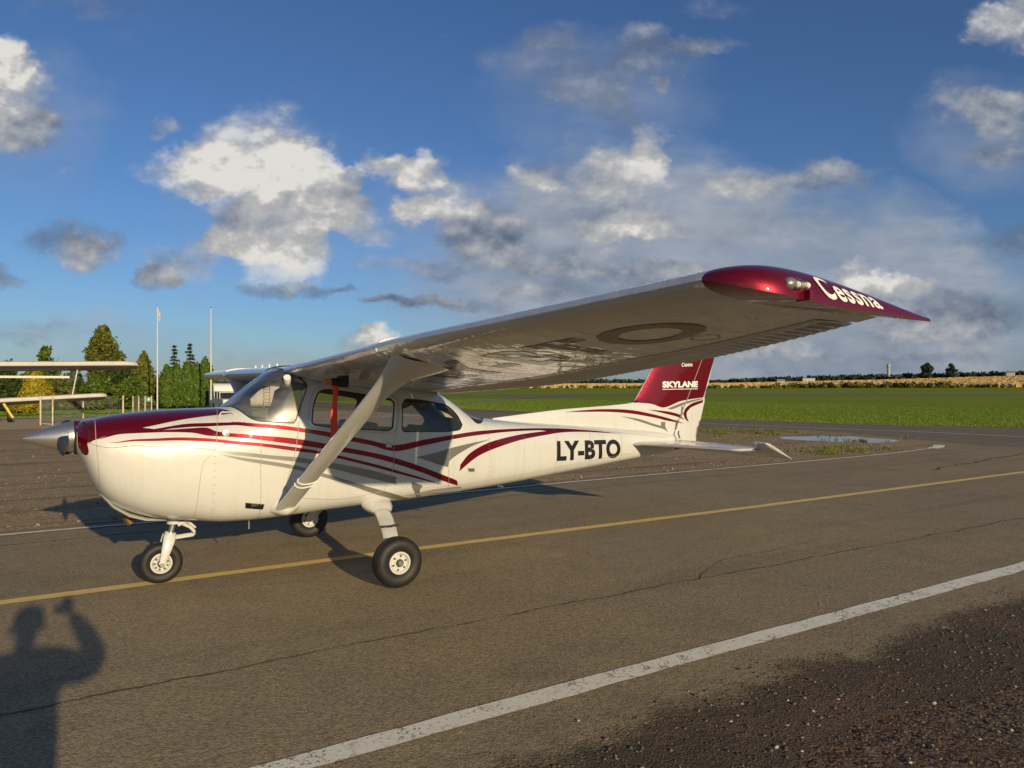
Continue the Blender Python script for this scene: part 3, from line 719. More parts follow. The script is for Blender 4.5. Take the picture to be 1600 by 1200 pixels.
# painted lines
def line(name, pts, w, z, mat, seed=2, amp=.004):
    P = resample(pts, .25, False); T = np.gradient(P, axis=0); T /= np.linalg.norm(T, axis=1)[:, None]; N_ = np.stack([-T[:, 1], T[:, 0]], 1)
    rg = np.random.default_rng(seed); a = P+N_*(w/2+rg.normal(0, amp, (len(P), 1))); b = P-N_*(w/2+rg.normal(0, amp, (len(P), 1)))
    V = np.concatenate([np.concatenate([a, np.full((len(a), 1), z)], 1), np.concatenate([b, np.full((len(a), 1), z)], 1)]); n = len(a)
    return tag(fast_mesh(name, V, np.array([(i, n+i, n+i+1, i+1) for i in range(n-1)]), mat), kind='structure')
line('yellow_centre_line', [(-40, .2), (-1.4, .035), (2.4, .0), (8, -.16), (16, -.28), (40, -.6)], .145, .008, MT['line_yellow'])
line('white_edge_line', [(-40, -3.80), (0, -3.84), (7, -3.92), (30, -4.1)], .165, .008, MT['line_white'])
line('thin_white_line', [(-40, 3.32), (-1.5, 3.335), (1, 3.26), (6.6, 3.50), (16.6, 3.49), (20.2, 3.80)], .085, .0165, MT['line_thin'])
line('thin_white_line', [(19.9, 3.72), (20.6, 3.92), (21.3, 4.25)], .30, .0205, MT['line_thin'])
line('thin_white_line', [(24.9, 22), (25.9, 14), (26.6, 10.7), (27.3, 7.8), (27.3, 4.4), (26.6, 0), (25, -3)], .13, .0165, MT['line_thin'])
def crack(pts, w, seed, amp):
    rg = np.random.default_rng(seed); P = resample(pts, .045, False); n = len(P)
    o = np.cumsum(rg.normal(0, amp, n)); o -= np.convolve(o, np.ones(41)/41, 'same'); P = P + np.stack([0*o, o], 1)
    ww = w*np.clip(.5+.5*np.convolve(rg.normal(.8, 1.2, n), np.ones(5)/5, 'same'), .12, 1.8)
    V = np.concatenate([np.stack([P[:, 0], P[:, 1]+ww/2, 0*ww+.0078], 1), np.stack([P[:, 0], P[:, 1]-ww/2, 0*ww+.0078], 1)])
    return tag(fast_mesh('asphalt_crack', V, np.array([(i, n+i, n+i+1, i+1) for i in range(n-1)]), MT['crack']), kind='structure')
crack([(-6, -2.44), (0, -2.47), (2, -2.49), (9.8, -2.70), (25, -3.0)], .012, 5, .006)
crack([(-20, 2.62), (0, 2.66), (9, 2.72), (20, 2.75)], .016, 6, .006)
crack([(3.9, -2.55), (4.6, -2.2), (6.2, -2.1)], .008, 12, .010)
crack([(14.5, 1.0), (20, 1.6), (27, 2.4)], .05, 8, .02)

# ================================================================ stones
def stones(n, region, smin, smax, seed, z=.0):
    rg = np.random.default_rng(seed)
    bm = bmesh.new(); bmesh.ops.create_icosphere(bm, subdivisions=1, radius=1); B = np.array([v.co[:] for v in bm.verts]); T = np.array([[v.index for v in f.verts] for f in bm.faces]); bm.free()
    C_ = region(rg, n); S = smin*(smax/smin)**(rg.random(len(C_))**2.2)
    V = B[None]*(1+rg.normal(0, .13, (len(C_), len(B), 1)))*S[:, None, None]*np.stack([rg.uniform(.8, 1.5, len(C_)), rg.uniform(.7, 1.1, len(C_)), rg.uniform(.35, .6, len(C_))], 1)[:, None]
    a = rg.uniform(0, 2*PI, len(C_)); ca, sa = np.cos(a)[:, None], np.sin(a)[:, None]
    V = np.stack([V[..., 0]*ca-V[..., 1]*sa, V[..., 0]*sa+V[..., 1]*ca, V[..., 2]], -1)
    V[..., :2] += C_[:, None]; V[..., 2] += z + (S*.25)[:, None]
    return V.reshape(-1, 3), (T[None]+(np.arange(len(C_))*len(B))[:, None, None]).reshape(-1, 3)
def stone_mat(name, cols):
    mt, nt, out = new_mat(name); g = nt.new('ShaderNodeNewGeometry').outputs['Random Per Island']
    P = nt.new('ShaderNodeTexCoord').outputs['Object']
    c = nt.ramp(g, cols); c = nt.mix(nt.math('MULTIPLY', nt.noise(P, 90, 4, .6), .5), c, (.10, .08, .06))
    nt.put(out.inputs[0], nt.new('ShaderNodeBsdfPrincipled', Base_Color=c, Roughness=.8).outputs[0]); return mt
MT['stone_dark'] = stone_mat('dark_stones', [(0, (.05, .042, .035)), (.55, (.10, .078, .062)), (.85, (.17, .13, .10)), (.975, (.24, .20, .155)), (1, (.42, .37, .30))])
MT['stone_pale'] = stone_mat('pale_stones', [(0, (.45, .39, .31)), (1, (.58, .53, .45))])
MT['stone_mid'] = stone_mat('brown_stones', [(0, (.12, .09, .07)), (.7, (.25, .19, .15)), (1, (.6, .54, .46))])
def reg_sh(rg, n):
    x = rg.uniform(-.5, 8.5, n*2); y = -4.25 - 2.2*rg.random(n*2)**.8 - .10*np.sin(x*1.9); k = y > -4.4 - (x+.6)*.75
    return np.stack([x, y], 1)[k][:n]
V, F = stones(9000, reg_sh, .003, .013, 21, .004); tag(fast_mesh('gravel', V, F, MT['stone_dark']), kind='stuff')
V, F = stones(500, lambda rg, n: np.stack([rg.uniform(-1, 8, n), -4.25+rg.normal(0, .25, n)], 1), .003, .007, 25, .004); tag(fast_mesh('loose_grit', V, F, MT['stone_dark']), kind='stuff')
def reg_v(rg, n):
    x = rg.uniform(-7, 20, n); y = 3.75+rg.random(n)**1.6*16
    return np.stack([x, y], 1)
V, F = stones(4200, reg_v, .008, .032, 22, .012); tag(fast_mesh('gravel', V, F, MT['stone_mid']), kind='stuff')
PEB = [(2.14, -4.52, .016, 'oval cream pebble lying alone just past the asphalt edge'), (2.39, -4.63, .018, 'pale pebble in the middle of the gravel cluster'), (2.39, -4.79, .020, 'round cream pebble at the centre of the reddish gravel'),
       (2.64, -4.77, .015, 'flat pale pebble on the dark gravel right of the round cream one'), (1.89, -4.94, .021, 'large off-white pebble at the bottom of the gravel patch'), (2.13, -4.82, .013, 'small pale pebble left of the round cream one'),
       (2.54, -5.34, .019, 'cream pebble near the lower edge of the reddish gravel'), (3.04, -5.09, .020, 'pale oval pebble on the right side of the gravel'), (2.29, -5.37, .018, 'tan pebble close to the bottom edge of the gravel'),
       (1.96, -5.03, .013, 'small pinkish pebble beside the large off-white one'), (1.92, -4.63, .015, 'grey-white pebble near the crumbled asphalt edge'), (4.15, -3.62, .012, 'tiny white chip lying on the asphalt above the white line'),
       (2.92, -5.00, .013, 'small grey pebble near the pale oval one'), (3.05, -5.47, .016, 'pale pebble at the right border of the gravel'), (1.25, -4.20, .012, 'lone white pebble on the asphalt below the white line'),
       (2.81, -5.43, .014, 'beige pebble among dark gravel at the lower right'), (3.5, -4.62, .016, 'flat grey pebble on the darkest gravel'), (3.95, -4.75, .014, 'white pebble on dark crumbled gravel far right')]
for x, y, s, lab in PEB:
    V, F = stones(1, lambda rg, n: np.array([[0, 0]]), s*.8, s*.8, int(x*100)-int(y*37)); o = fast_mesh('pebble', V, F, MT['stone_pale'], None, True)
    o.location = (x, y, .006 if y > -4.3 else 0); tag(o, lab, 'pebble', 'pale pebbles on the gravel')

# ================================================================ grass and weeds
def blades(name, C_, h, w, mat, seed, zoff=0, lean=.5):
    rg = np.random.default_rng(seed); n = len(C_); a = rg.uniform(0, 2*PI, n); H = h*rg.uniform(.5, 1.3, n); b = rg.uniform(0, 2*PI, n); L = H*lean*rg.random(n)
    d = np.stack([np.cos(a), np.sin(a)], 1)*w/2*rg.uniform(.6, 1.4, (n, 1))
    z0 = np.full(n, zoff)
    A = np.concatenate([C_-d, z0[:, None]], 1); B_ = np.concatenate([C_+d, z0[:, None]], 1)
    T = np.concatenate([C_+np.stack([np.cos(b), np.sin(b)], 1)*L[:, None], (z0+H)[:, None]], 1)
    V = np.stack([A, B_, T], 1).reshape(-1, 3); F = np.arange(3*n).reshape(-1, 3)
    return tag(fast_mesh(name, V, F, mat), kind='stuff')
edge = np.array([(43.2, 1.1), (37.0, 4.7), (33.6, 7.7), (31.2, 12.6), (29.4, 20.8), (28.2, 42.9), (27.6, 80)])
t = RNG.random(90000)
ey = 1 + 84*RNG.random(90000)**1.25; ex = np.interp(ey, edge[:, 1], edge[:, 0])
C_ = np.stack([ex - .06 + 34*RNG.random(90000)**1.8 + RNG.normal(0, .10, 90000), ey], 1)
blades('field_grass', C_, .055, .035, MT['blade'], 31)
C_ = np.stack([RNG.uniform(-12, 14, 9000), 45.8+14*RNG.random(9000)**1.3], 1); blades('field_grass', C_, .08, .05, MT['blade'], 32)
def tufts(polys, ncl, per, seed):
    rg = np.random.default_rng(seed); out = []
    for poly, k in zip(polys, ncl):
        L = np.array(poly); lo, hi = L.min(0), L.max(0); q = rg.uniform(lo, hi, (k*4, 2)); q = q[pip(q, L)][:k]
        for c in q:
            m_ = int(per*rg.uniform(.3, 1.6)); out.append(c+rg.normal(0, .07*rg.uniform(.5, 2), (m_, 2)))
    return np.concatenate(out)
WA = [(21.9, 14.2), (23.9, 13.2), (23.6, 10.6), (21.6, 9.6), (20.8, 9.9), (19.0, 9.6), (18.6, 11.2)]
WB = [(17.0, 6.2), (18.6, 5.6), (19.8, 4.8), (20.6, 4.5), (18.2, 3.95), (15.4, 4.15), (15.6, 5.2)]
WC = [(20.4, 6.9), (21.1, 6.6), (21.0, 6.0), (20.3, 6.1)]
blades('weeds', tufts([WA, WB, WC], [75, 45, 6], 24, 5), .085, .022, MT['weed'], 33, .012, .9)
blades('weeds', tufts([[(16, 4), (24, 6), (24, 14), (17, 14)]], [60], 12, 6), .07, .02, MT['weed'], 34, .012, .9)

# ================================================================ trees
def leaf_cloud(C_, size, rg, up=.3, stretch=1.6, normals=None, droop=None):
    n = len(C_); N_ = rg.normal(0, 1, (n, 3)); 
    if normals is not None: N_ = N_*.7 + normals*1.1
    N_[:, 2] += up; N_ /= np.linalg.norm(N_, axis=1)[:, None]
    a = rg.normal(0, 1, (n, 3))
    if droop is not None: a = droop + rg.normal(0, .35, (n, 3))
    a -= N_*(a*N_).sum(1)[:, None]; a /= np.linalg.norm(a, axis=1)[:, None]; b = np.cross(N_, a)
    s = (size*rg.uniform(.6, 1.4, n))[:, None]
    V = np.stack([C_-a*s*stretch/2, C_+b*s/2, C_+a*s*stretch/2, C_-b*s/2], 1).reshape(-1, 3)
    return V, np.arange(4*n).reshape(-1, 4)
def make_tree(name, loc, label, group, kind, h, w, mat, n, leaf, seed, trunk=.12, base=.06):
    rg = np.random.default_rng(seed); t = thing(name, loc, label, 'tree', group)
    if kind == 'column':                                   # clipped-looking upright conifer
        z = rg.random(n)**.85; prof = np.minimum(1, 4.5*z+.55)*np.sqrt(np.clip(1-z**2.6, 0, 1)); a = rg.uniform(0, 2*PI, n)
        lob = 1+.16*np.sin(3*a+5*z+seed)+.14*np.sin(9*z+2*a+seed)+.10*np.sin(23*z+5*a)
        tip_ = rg.random(n)**6; r = w/2*prof*lob*np.sqrt(rg.uniform(.45, 1.15, n))*(1+.22*tip_); C_ = np.stack([r*np.cos(a), r*np.sin(a), base*h+z*h*(1-base)+.28*tip_*(.4+z)], 1)
        Nn = np.stack([np.cos(a), np.sin(a), 0*a], 1); V, F = leaf_cloud(C_, leaf, rg, .2, 1.9, Nn, np.tile([0, 0, 1.], (n, 1)))
    elif kind == 'cone':
        z = 1-np.sqrt(rg.random(n)); a = rg.uniform(0, 2*PI, n); lay = .76+.26*np.sin(z*31+2*np.sin(a*3+seed))+.14*np.sin(5*a+seed+9*z)
        r = w/2*((1-z)**.85+.03)*lay*np.sqrt(rg.uniform(.25, 1.4, n)); C_ = np.stack([r*np.cos(a), r*np.sin(a), h*(base+z*(1-base))], 1)
        Nn = np.stack([np.cos(a), np.sin(a), 0*a+.3], 1); V, F = leaf_cloud(C_, leaf, rg, .3, 1.8, Nn)
    elif kind == 'spruce':
        P = []; D = []
        for k in range(17):
            f = k/16; zc = h*(.10+.86*f); L = w/2*(1-f)**.9+.05
            for j in range(int(9-4*f)):
                a = rg.uniform(0, 2*PI); ln = L*rg.uniform(.6, 1.1)
                for q in np.linspace(.1, 1, max(3, int(ln*9))):
                    for _ in range(3):
                        P.append((ln*q*math.cos(a)+rg.normal(0, .05), ln*q*math.sin(a)+rg.normal(0, .05), zc-.28*ln*q+.18*ln*q*q+rg.normal(0, .035))); D.append((math.cos(a), math.sin(a), -.2))
        C_ = np.array(P); V, F = leaf_cloud(C_, leaf, rg, .6, 2.4, None, np.array(D))
    else:                                                  # loose rounded crown from ascending clumps
        P = []; nc = 46 if kind == 'loose' else 30
        for k in range(nc):
            f = rg.random()**.8; zc = h*(.12+.84*f); rr_ = w/2*(math.sin(PI*min(1, .18+f*.80))**.7)
            a = rg.uniform(0, 2*PI); q = math.sqrt(rg.random())*.85; c = np.array([rr_*q*math.cos(a), rr_*q*math.sin(a), zc])
            s = w*rg.uniform(.08, .17); m_ = int(n/nc*rg.uniform(.6, 1.4))
            g = rg.normal(0, 1, (m_, 3)); g /= np.linalg.norm(g, axis=1)[:, None]; g *= (rg.random((m_, 1))**.4*(1+.5*rg.random((m_, 1))**7))*s*np.array([1, 1, 1.5 if kind == 'loose' else .9])
            P.append(c+g)
        C_ = np.concatenate(P); C_ = C_[C_[:, 2] > .05]; V, F = leaf_cloud(C_, leaf, rg, .5, 1.7)
    mb = MB(); mb.tube([(0, 0, -.05), (.03, 0, h*.35), (0, .02, h*.7), (0, 0, h*.97)], [trunk, trunk*.8, trunk*.5, trunk*.12], 8)
    if kind in ('loose', 'bushy'):
        for k in range(9):
            a = rg.uniform(0, 2*PI); z0 = h*rg.uniform(.15, .6); mb.tube([(0, 0, z0), (w*.2*math.cos(a), w*.2*math.sin(a), z0+h*.12), (w*.38*math.cos(a), w*.38*math.sin(a), z0+h*.28)], [trunk*.45, trunk*.3, trunk*.08], 6)
    mb.build('trunk', MT['bark'], t, True)
    fast_mesh('crown', V, F, mat, t); return t
GT = 'trees behind the airfield fence'
make_tree('olive_tree', (3.45, 72, 0), 'tall loose olive-green tree rising above the biplane wing tip', GT, 'loose', 7.35, 4.0, MT['olive'], 9000, .20, 1)
make_tree('olive_tree', (4.6, 71, 0), 'yellowing lower tree right against the tall olive one', GT, 'loose', 5.2, 2.6, MT['bushgreen'], 4500, .19, 2)
make_tree('young_tree', (-1.1, 73, 0), 'round-topped green tree just above the biplane upper wing', GT, 'loose', 5.4, 2.9, MT['bushgreen'], 5000, .20, 3)
make_tree('young_tree', (-4.0, 74, 0), 'dark tree top at the left frame edge over the wing', GT, 'loose', 3.9, 3.0, MT['dkgreen'], 4000, .2, 4)
make_tree('golden_conifer', (-1.75, 58, 0), 'bright golden yellow clipped conifer between the biplane wings', GT, 'column', 2.75, 1.9, MT['gold'], 5200, .12, 5)
make_tree('dark_conifer', (-4.2, 60, 0), 'dark green bushy conifer left of the golden one', GT, 'bushy', 3.0, 3.2, MT['dkgreen'], 5200, .15, 6)
make_tree('dark_conifer', (-2.1, 63.5, 0), 'dark hedge conifer behind the golden one', GT, 'bushy', 2.9, 3.4, MT['dkgreen'], 5200, .15, 61)
make_tree('golden_conifer', (-2.4, 54.5, 0), 'low golden ground shrub under the biplane lower wing', GT, 'bushy', .85, 2.2, MT['gold'], 2600, .10, 7)
make_tree('blue_spruce', (.95, 66, 0), 'pale bluish spruce behind the biplane strut', GT, 'cone', 3.6, 2.6, MT['bluespruce'], 5000, .17, 8)
make_tree('brown_shrub', (-.1, 61, 0), 'brownish green shrub right of the golden conifer', GT, 'bushy', 2.6, 2.2, MT['olive'], 3800, .14, 9)
make_tree('thuja', (6.35, 66, 0), 'broad pointed golden-green conifer left of the flagpole with flag', GT, 'cone', 5.1, 3.3, MT['olive'], 8500, .16, 10)
make_tree('round_bush', (2.6, 60, 0), 'large round green bush behind the wire fence', GT, 'bushy', 2.6, 3.4, MT['bushgreen'], 7500, .14, 11)
make_tree('round_bush', (4.9, 60.5, 0), 'green bush between the wire fence and the pointed conifer', GT, 'bushy', 2.4, 3.2, MT['bushgreen'], 7000, .14, 12)
make_tree('dark_conifer', (3.9, 64, 0), 'dark shaded conifer between the two round bushes', GT, 'bushy', 3.3, 3.2, MT['dkgreen'], 5000, .16, 13)
TH = [(7.75, 62.0, 3.45, 1.15, 'leftmost thuja column of the clipped row by the flagpoles'), (8.55, 62.2, 3.65, 1.15, 'second thuja column from the left in the clipped row'), (9.35, 62, 3.78, 1.2, 'middle thuja column in front of the taller spruce'),
      (10.15, 62.2, 3.7, 1.15, 'fourth thuja column from the left in the clipped row'), (10.85, 62.0, 4.2, 1.05, 'tallest pointed thuja column at the right end of the row'), (11.3, 62.4, 3.5, .95, 'last thuja column, partly behind the flagpole without flag')]
for i, (x, y, h, w, lab) in enumerate(TH): make_tree('thuja', (x, y, 0), lab, 'row of thuja columns', 'column', h, w, MT['thuja'], 5200, .12, 40+i, .07)
for i, (x, y, h, w, lab) in enumerate([(-6.3, 66, 3.4, 4.0, 'dark bush at the left frame edge behind the biplane'), (.9, 69, 3.0, 4.2, 'dark bush filling the gap behind the bluish spruce'), (5.6, 69, 3.3, 3.6, 'dark bush filling the gap left of the pointed conifer'), (1.2, 62.5, 2.2, 2.8, 'low dark bush left of the large round bush')]):
    make_tree('dark_conifer', (x, y, 0), lab, GT, 'bushy', h, w, MT['dkgreen'], 5000, .16, 90+i)
make_tree('spruce', (8.85, 66, 0), 'thin dark spruce, the left of the pair above the thujas', 'pair of dark spruces', 'spruce', 5.8, 2.2, MT['spruce'], 0, .13, 50, .07)
make_tree('spruce', (10.15, 66, 0), 'thin dark spruce, the right and fuller of the pair above the thujas', 'pair of dark spruces', 'spruce', 6.0, 2.6, MT['spruce'], 0, .13, 51, .07)
# ---- far wood, field-edge bushes and single far trees
rg = np.random.default_rng(77); P = []
def wood(b0, b1, dens_, r0, hfun, wid):
    for be in np.arange(b0, b1, dens_):
        b_ = be + rg.normal(0, dens_*.5); r = r0 + rg.uniform(-8, 18); p = bearing(b_, r); z = float(terrain_z(p.x, p.y)); h = hfun(be)*rg.uniform(.65, 1.15); w = wid*rg.uniform(.7, 1.4)
        m_ = 60; g = rg.normal(0, 1, (m_, 3)); g /= np.linalg.norm(g, axis=1)[:, None]; g *= rg.random((m_, 1))**.35
        P.append(np.array([p.x, p.y, z+h*.5]) + g*np.array([w, w, h*.55]))
hf = lambda be: np.interp(be, [-8, 2, 7, 12, 14.5, 16, 20, 24, 28, 30, 36, 45], [3.6, 4.2, 5.0, 4.2, 2.8, 3.8, 5.0, 5.4, 5.4, 4.7, 4.5, 5])
wood(-26, 48, .11, 668, hf, 2.8)
wood(3.5, 12, .10, 660, lambda b: 4.0, 2.4)
wood(17, 30, .10, 662, lambda b: 4.7, 2.8)
V, F = leaf_cloud(np.concatenate(P), 1.7, rg, .4, 1.3); tag(fast_mesh('distant_wood', V, F, MT['far']), kind='stuff')
for i, (be, h, w, lab) in enumerate([(29.6, 12.5, 10, 'broad far tree standing above the distant tree line'), (31.0, 11.5, 7, 'narrower far tree right of the broad one on the tree line'), (14.9, 7.5, 7, 'small round far tree left of the white sheds'), (40, 10, 9, 'far tree beyond the right end of the field')]):
    p = bearing(be, 655); make_tree('far_tree', (p.x, p.y, float(terrain_z(p.x, p.y))), lab, 'single trees on the far tree line', 'bushy', h, w, MT['far'], 1800, 1.2, 80+i, .4)
P = []
for be in np.arange(-18, 46, .12):
    d_ = np.interp(be, [-18, 10, 14, 19, 21, 30, 32, 46], [.25, .3, .55, .5, .9, .9, .5, .5])
    if rg.random() > d_: continue
    p = bearing(be+rg.normal(0, .06), 264+rg.normal(0, 2.5)); h = rg.uniform(.8, 2.0)*(1.2 if 20 < be < 31 else .7); w = rg.uniform(.7, 1.6); m_ = 34
    g = rg.normal(0, 1, (m_, 3)); g /= np.linalg.norm(g, axis=1)[:, None]; P.append(np.array([p.x, p.y, float(terrain_z(p.x, p.y))+h*.45])+g*np.array([w, w, h*.5])*rg.random((m_, 1))**.4)
V, F = leaf_cloud(np.concatenate(P), .55, rg, .4, 1.4); tag(fast_mesh('field_edge_bushes', V, F, MT['farbush']), kind='stuff')
# ---- far buildings
MT['far_white'] = pbr('far_white_wall', (.70, .68, .64), .7); MT['far_roof'] = pbr('far_roof', (.30, .27, .25), .7); MT['concrete'] = pbr('pale_concrete', (.36, .36, .35), .8)
def far_house(be, r, w, d, h, name, label, roof):
    p = bearing(be, r); z = float(terrain_z(p.x, p.y)); t = thing(name, (p.x, p.y, z), label, 'building', None, -YAW-math.radians(be))
    mb = MB(); mb.box((-w/2, -d/2, 0), (w/2, d/2, h)); mb.build('wall', MT['far_white'], t)
    mb = MB(); mb.add([(-w/2-.3, -d/2-.3, h), (w/2+.3, -d/2-.3, h), (w/2+.3, d/2+.3, h), (-w/2-.3, d/2+.3, h), (-w/2-.3, 0, h+d*.3), (w/2+.3, 0, h+d*.3)], [(0, 1, 5, 4), (2, 3, 4, 5), (0, 4, 3), (1, 2, 5), (3, 2, 1, 0)]); mb.build('roof', roof, t)
    for k in range(3):
        mb = MB(); mb.box((-w*.36+k*w*.3, -d/2-.05, h*.35), (-w*.36+k*w*.3+w*.12, -d/2+.05, h*.8)); mb.build('window', MT['far_roof'], t)
far_house(22.1, 652, 9, 5, 2.0, 'farm_shed', 'low white farm shed at the far edge of the crop field', MT['far_white'])
far_house(34.3, 640, 5, 5, 3.2, 'farm_house', 'small white house among the far trees on the right', MT['far_roof'])
far_house(20.2, 660, 6, 5, 1.8, 'farm_shed', 'long grey-roofed barn left of the white farm shed', MT['far_roof'])
p = bearing(27.25, 660); z = float(terrain_z(p.x, p.y)); t = thing('water_tower', (p.x, p.y, z), 'pale concrete water tower above the distant tree line', 'tower')
mb = MB(); mb.lathe([(1.25, 0), (1.15, 10.6)], (0, 0, 0), 'z', 16); mb.build('shaft', MT['concrete'], t, True)
mb = MB(); mb.lathe([(1.15, 10.6), (1.5, 10.9), (1.5, 13.2), (0, 13.6)], (0, 0, 0), 'z', 16); mb.build('tank', MT['concrete'], t, True)

# ================================================================ left background: biplane, fence, poles, tank, car
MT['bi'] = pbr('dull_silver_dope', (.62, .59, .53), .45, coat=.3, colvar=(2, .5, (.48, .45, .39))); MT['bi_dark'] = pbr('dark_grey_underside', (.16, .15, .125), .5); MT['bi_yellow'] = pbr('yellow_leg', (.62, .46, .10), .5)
bp_ = thing('biplane', (-5.6, 38.2, 0), 'silver-white biplane parked nose-up beyond the apron with yellow gear leg', 'biplane')
def bi_wing(name, y0, x_in, x_tip, zi, zt, chord, par=bp_):
    rows = []
    for f, k in ((0, 1), (.5, 1), (.9, 1), (.965, .93), (.99, .75), (1.0, .45)):
        x = x_in+(x_tip-x_in)*f; z = zi+(zt-zi)*f; c = chord*k; pts = []
        for u in (0, .02, .08, .2, .4, .7, 1): pts.append((u, .20*u**.36*(1-u)*1.5+.004))
        loop = [(u, t_) for u, t_ in pts[::-1]] + [(u, -t_*.45) for u, t_ in pts[1:]]
        A = math.radians(10); R_ = []
        for u, t_ in loop:
            yy, zz = (u-.5*(1-k)*0)*c+(chord-c)*.4, t_*c; R_.append((x, y0+yy*math.cos(A)+zz*math.sin(A), z-yy*math.sin(A)+zz*math.cos(A)))
        rows.append(np.array(R_))
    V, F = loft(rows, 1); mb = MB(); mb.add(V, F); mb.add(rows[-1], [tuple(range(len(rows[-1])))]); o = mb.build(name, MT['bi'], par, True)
    o.data.materials.append(MT['bi_dark'])             # faces pointing down take the darker grey
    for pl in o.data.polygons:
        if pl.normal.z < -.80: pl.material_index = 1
    return o
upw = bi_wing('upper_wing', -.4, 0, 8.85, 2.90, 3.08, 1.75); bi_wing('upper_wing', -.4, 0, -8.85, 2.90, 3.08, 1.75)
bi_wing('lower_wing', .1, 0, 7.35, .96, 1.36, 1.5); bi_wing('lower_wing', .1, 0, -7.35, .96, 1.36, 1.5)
mb = MB(); mb.box((1.0, 1.30, 2.30), (5.6, 1.62, 2.42)); mb.build('wing_flap', MT['bi'], upw)
for sx in (-1, 1):
    for ya, yb in ((.0, .3), ): 
        mb = MB(); mb.tube([(sx*5.70, ya+.5, 1.30), (sx*5.98, yb+.1, 2.92)], .035, 8); mb.build('interplane_strut', MT['bi'], bp_, True)
    mb = MB(); mb.tube([(sx*5.8, .6, 1.28), (sx*6.9, .9, .55)], .012, 6); mb.build('bracing_wire', MT['steel'], bp_, True)
    mb = MB(); mb.tube([(sx*2.70, -.2, .98), (sx*3.10, -.3, .24)], .065, 10); mb.build('gear_leg', MT['bi_yellow'], bp_, True)
    mb = MB(); mb.lathe([(.1, -.1), (.26, -.11), (.32, -.05), (.32, .05), (.26, .11), (.1, .1)], (sx*2.95, .1, .32), 'x', 24); mb.build('wheel', MT['rubber'], bp_, True)
    mb = MB(); mb.lathe([(0, -.12), (.12, -.11), (.12, .11), (0, .12)], (sx*2.95, .1, .32), 'x', 16); mb.build('hub', MT['bi'], bp_, True)
    mb = MB(); mb.lathe([(.1, -.1), (.24, -.11), (.30, -.05), (.30, .05), (.24, .11), (.1, .1)], (sx*2.35, .9, .30), 'x', 24); mb.build('wheel', MT['rubber'], bp_, True)
mb = MB(); mb.tube([(0, -1.6, 1.75), (0, -1.2, 1.72), (0, .6, 1.60), (0, 2.5, 1.30), (0, 6.2, .72), (0, 7.0, .62)], [.42, .62, .72, .60, .24, .10], 18); mb.build('fuselage', MT['bi'], bp_, True)
mb = MB(); mb.lathe([(.60, 0), (.64, .3), (.64, .5)], (0, -1.75, 1.76), 'y', 24); mb.build('cowling', MT['bi_yellow'], bp_, True)
mb = MB(); mb.box((-1.5, -.04, -.1), (1.5, .04, .1), None); mb.v = [(x, y-2.0, z+1.76) for x, y, z in mb.v]; mb.build('propeller', MT['prop'], bp_)
mb = MB(); mb.add([(-.03, 5.6, .9), (.03, 5.6, .9), (.03, 7.2, .8), (-.03, 7.2, .8), (-.03, 6.3, 2.2), (.03, 6.3, 2.2), (.03, 7.3, 2.2), (-.03, 7.3, 2.2)], [(3, 2, 1, 0), (4, 5, 6, 7), (0, 1, 5, 4), (1, 2, 6, 5), (2, 3, 7, 6), (3, 0, 4, 7)]); mb.build('tail_fin', MT['bi'], bp_)

MT['post'] = pbr('rusty_white_post', (.62, .55, .44), .7, colvar=(3, .7, (.40, .22, .12))); MT['wire'] = pbr('dark_wire', (.10, .12, .09), .6)
def wire_panel(name, a, b, z0, z1, par, step=.09):
    a, b = Vector(a), Vector(b); d = b-a; n = max(2, int(d.length/step)); mb = MB(); r = .004
    for i in range(n+1):
        p = a+d*i/n; mb.box((p.x-r, p.y-r, z0), (p.x+r, p.y+r, z1))
    for k in range(int((z1-z0)/step)+1):
        z = z0+k*step; q = Vector((-d.y, d.x, 0)).normalized()*r
        mb.add([a-q+Vector((0, 0, z-r)), b-q+Vector((0, 0, z-r)), b-q+Vector((0, 0, z+r)), a-q+Vector((0, 0, z+r))], [(0, 1, 2, 3)])
    return tag(mb.build(name, MT['wire'], par), kind='stuff')
def post(par, x, y, h, r=.045):
    mb = MB(); mb.tube([(x, y, 0), (x, y, h)], r, 10); mb.lathe([(r, h), (r*.7, h+.03), (0, h+.035)], (x, y, 0), 'z', 10); mb.build('post', MT['post'], par, True)
g = thing('gate_leaf', (0, 0, 0), 'small open gate leaf with rusty white frame and wire mesh', 'gate')
post(g, -1.30, 34.0, 1.36); post(g, -.82, 33.3, 1.30, .035)
mb = MB(); mb.tube([(-1.30, 34.0, .08), (-.82, 33.3, .06)], .025, 8); mb.build('bottom_rail', MT['post'], g, True); wire_panel('wire_mesh', (-1.30, 34, 0), (-.82, 33.3, 0), .08, 1.25, g, .055)
g = thing('wire_fence', (0, 0, 0), 'low wire fence with rusty white posts in front of the bushes', 'fence')
for x in (.74, 2.80): post(g, x, 42.0, 1.28, .05)
wire_panel('wire_mesh', (-1.3, 34.2, 0), (.74, 42, 0), .05, 1.15, g, .12); wire_panel('wire_mesh', (.74, 42, 0), (2.8, 42, 0), .05, 1.15, g, .09)
g = thing('fence_gate', (0, 0, 0), 'closed four-post gate with dark mesh panels and small green sign', 'gate')
for x in (3.34, 3.65, 4.0, 4.35): post(g, x, 42.2, 1.25, .035)
for xa, xb in ((3.34, 3.65), (3.65, 4.0), (4.0, 4.35)): wire_panel('wire_mesh', (xa, 42.2, 0), (xb, 42.2, 0), .05, 1.2, g, .05)
MT['sign_green'] = pbr('green_sign', (.05, .26, .16), .5)
mb = MB(); mb.box((4.06, 42.10, .92), (4.31, 42.13, 1.21)); sg_ = mb.build('sign', MT['sign_green'], g)
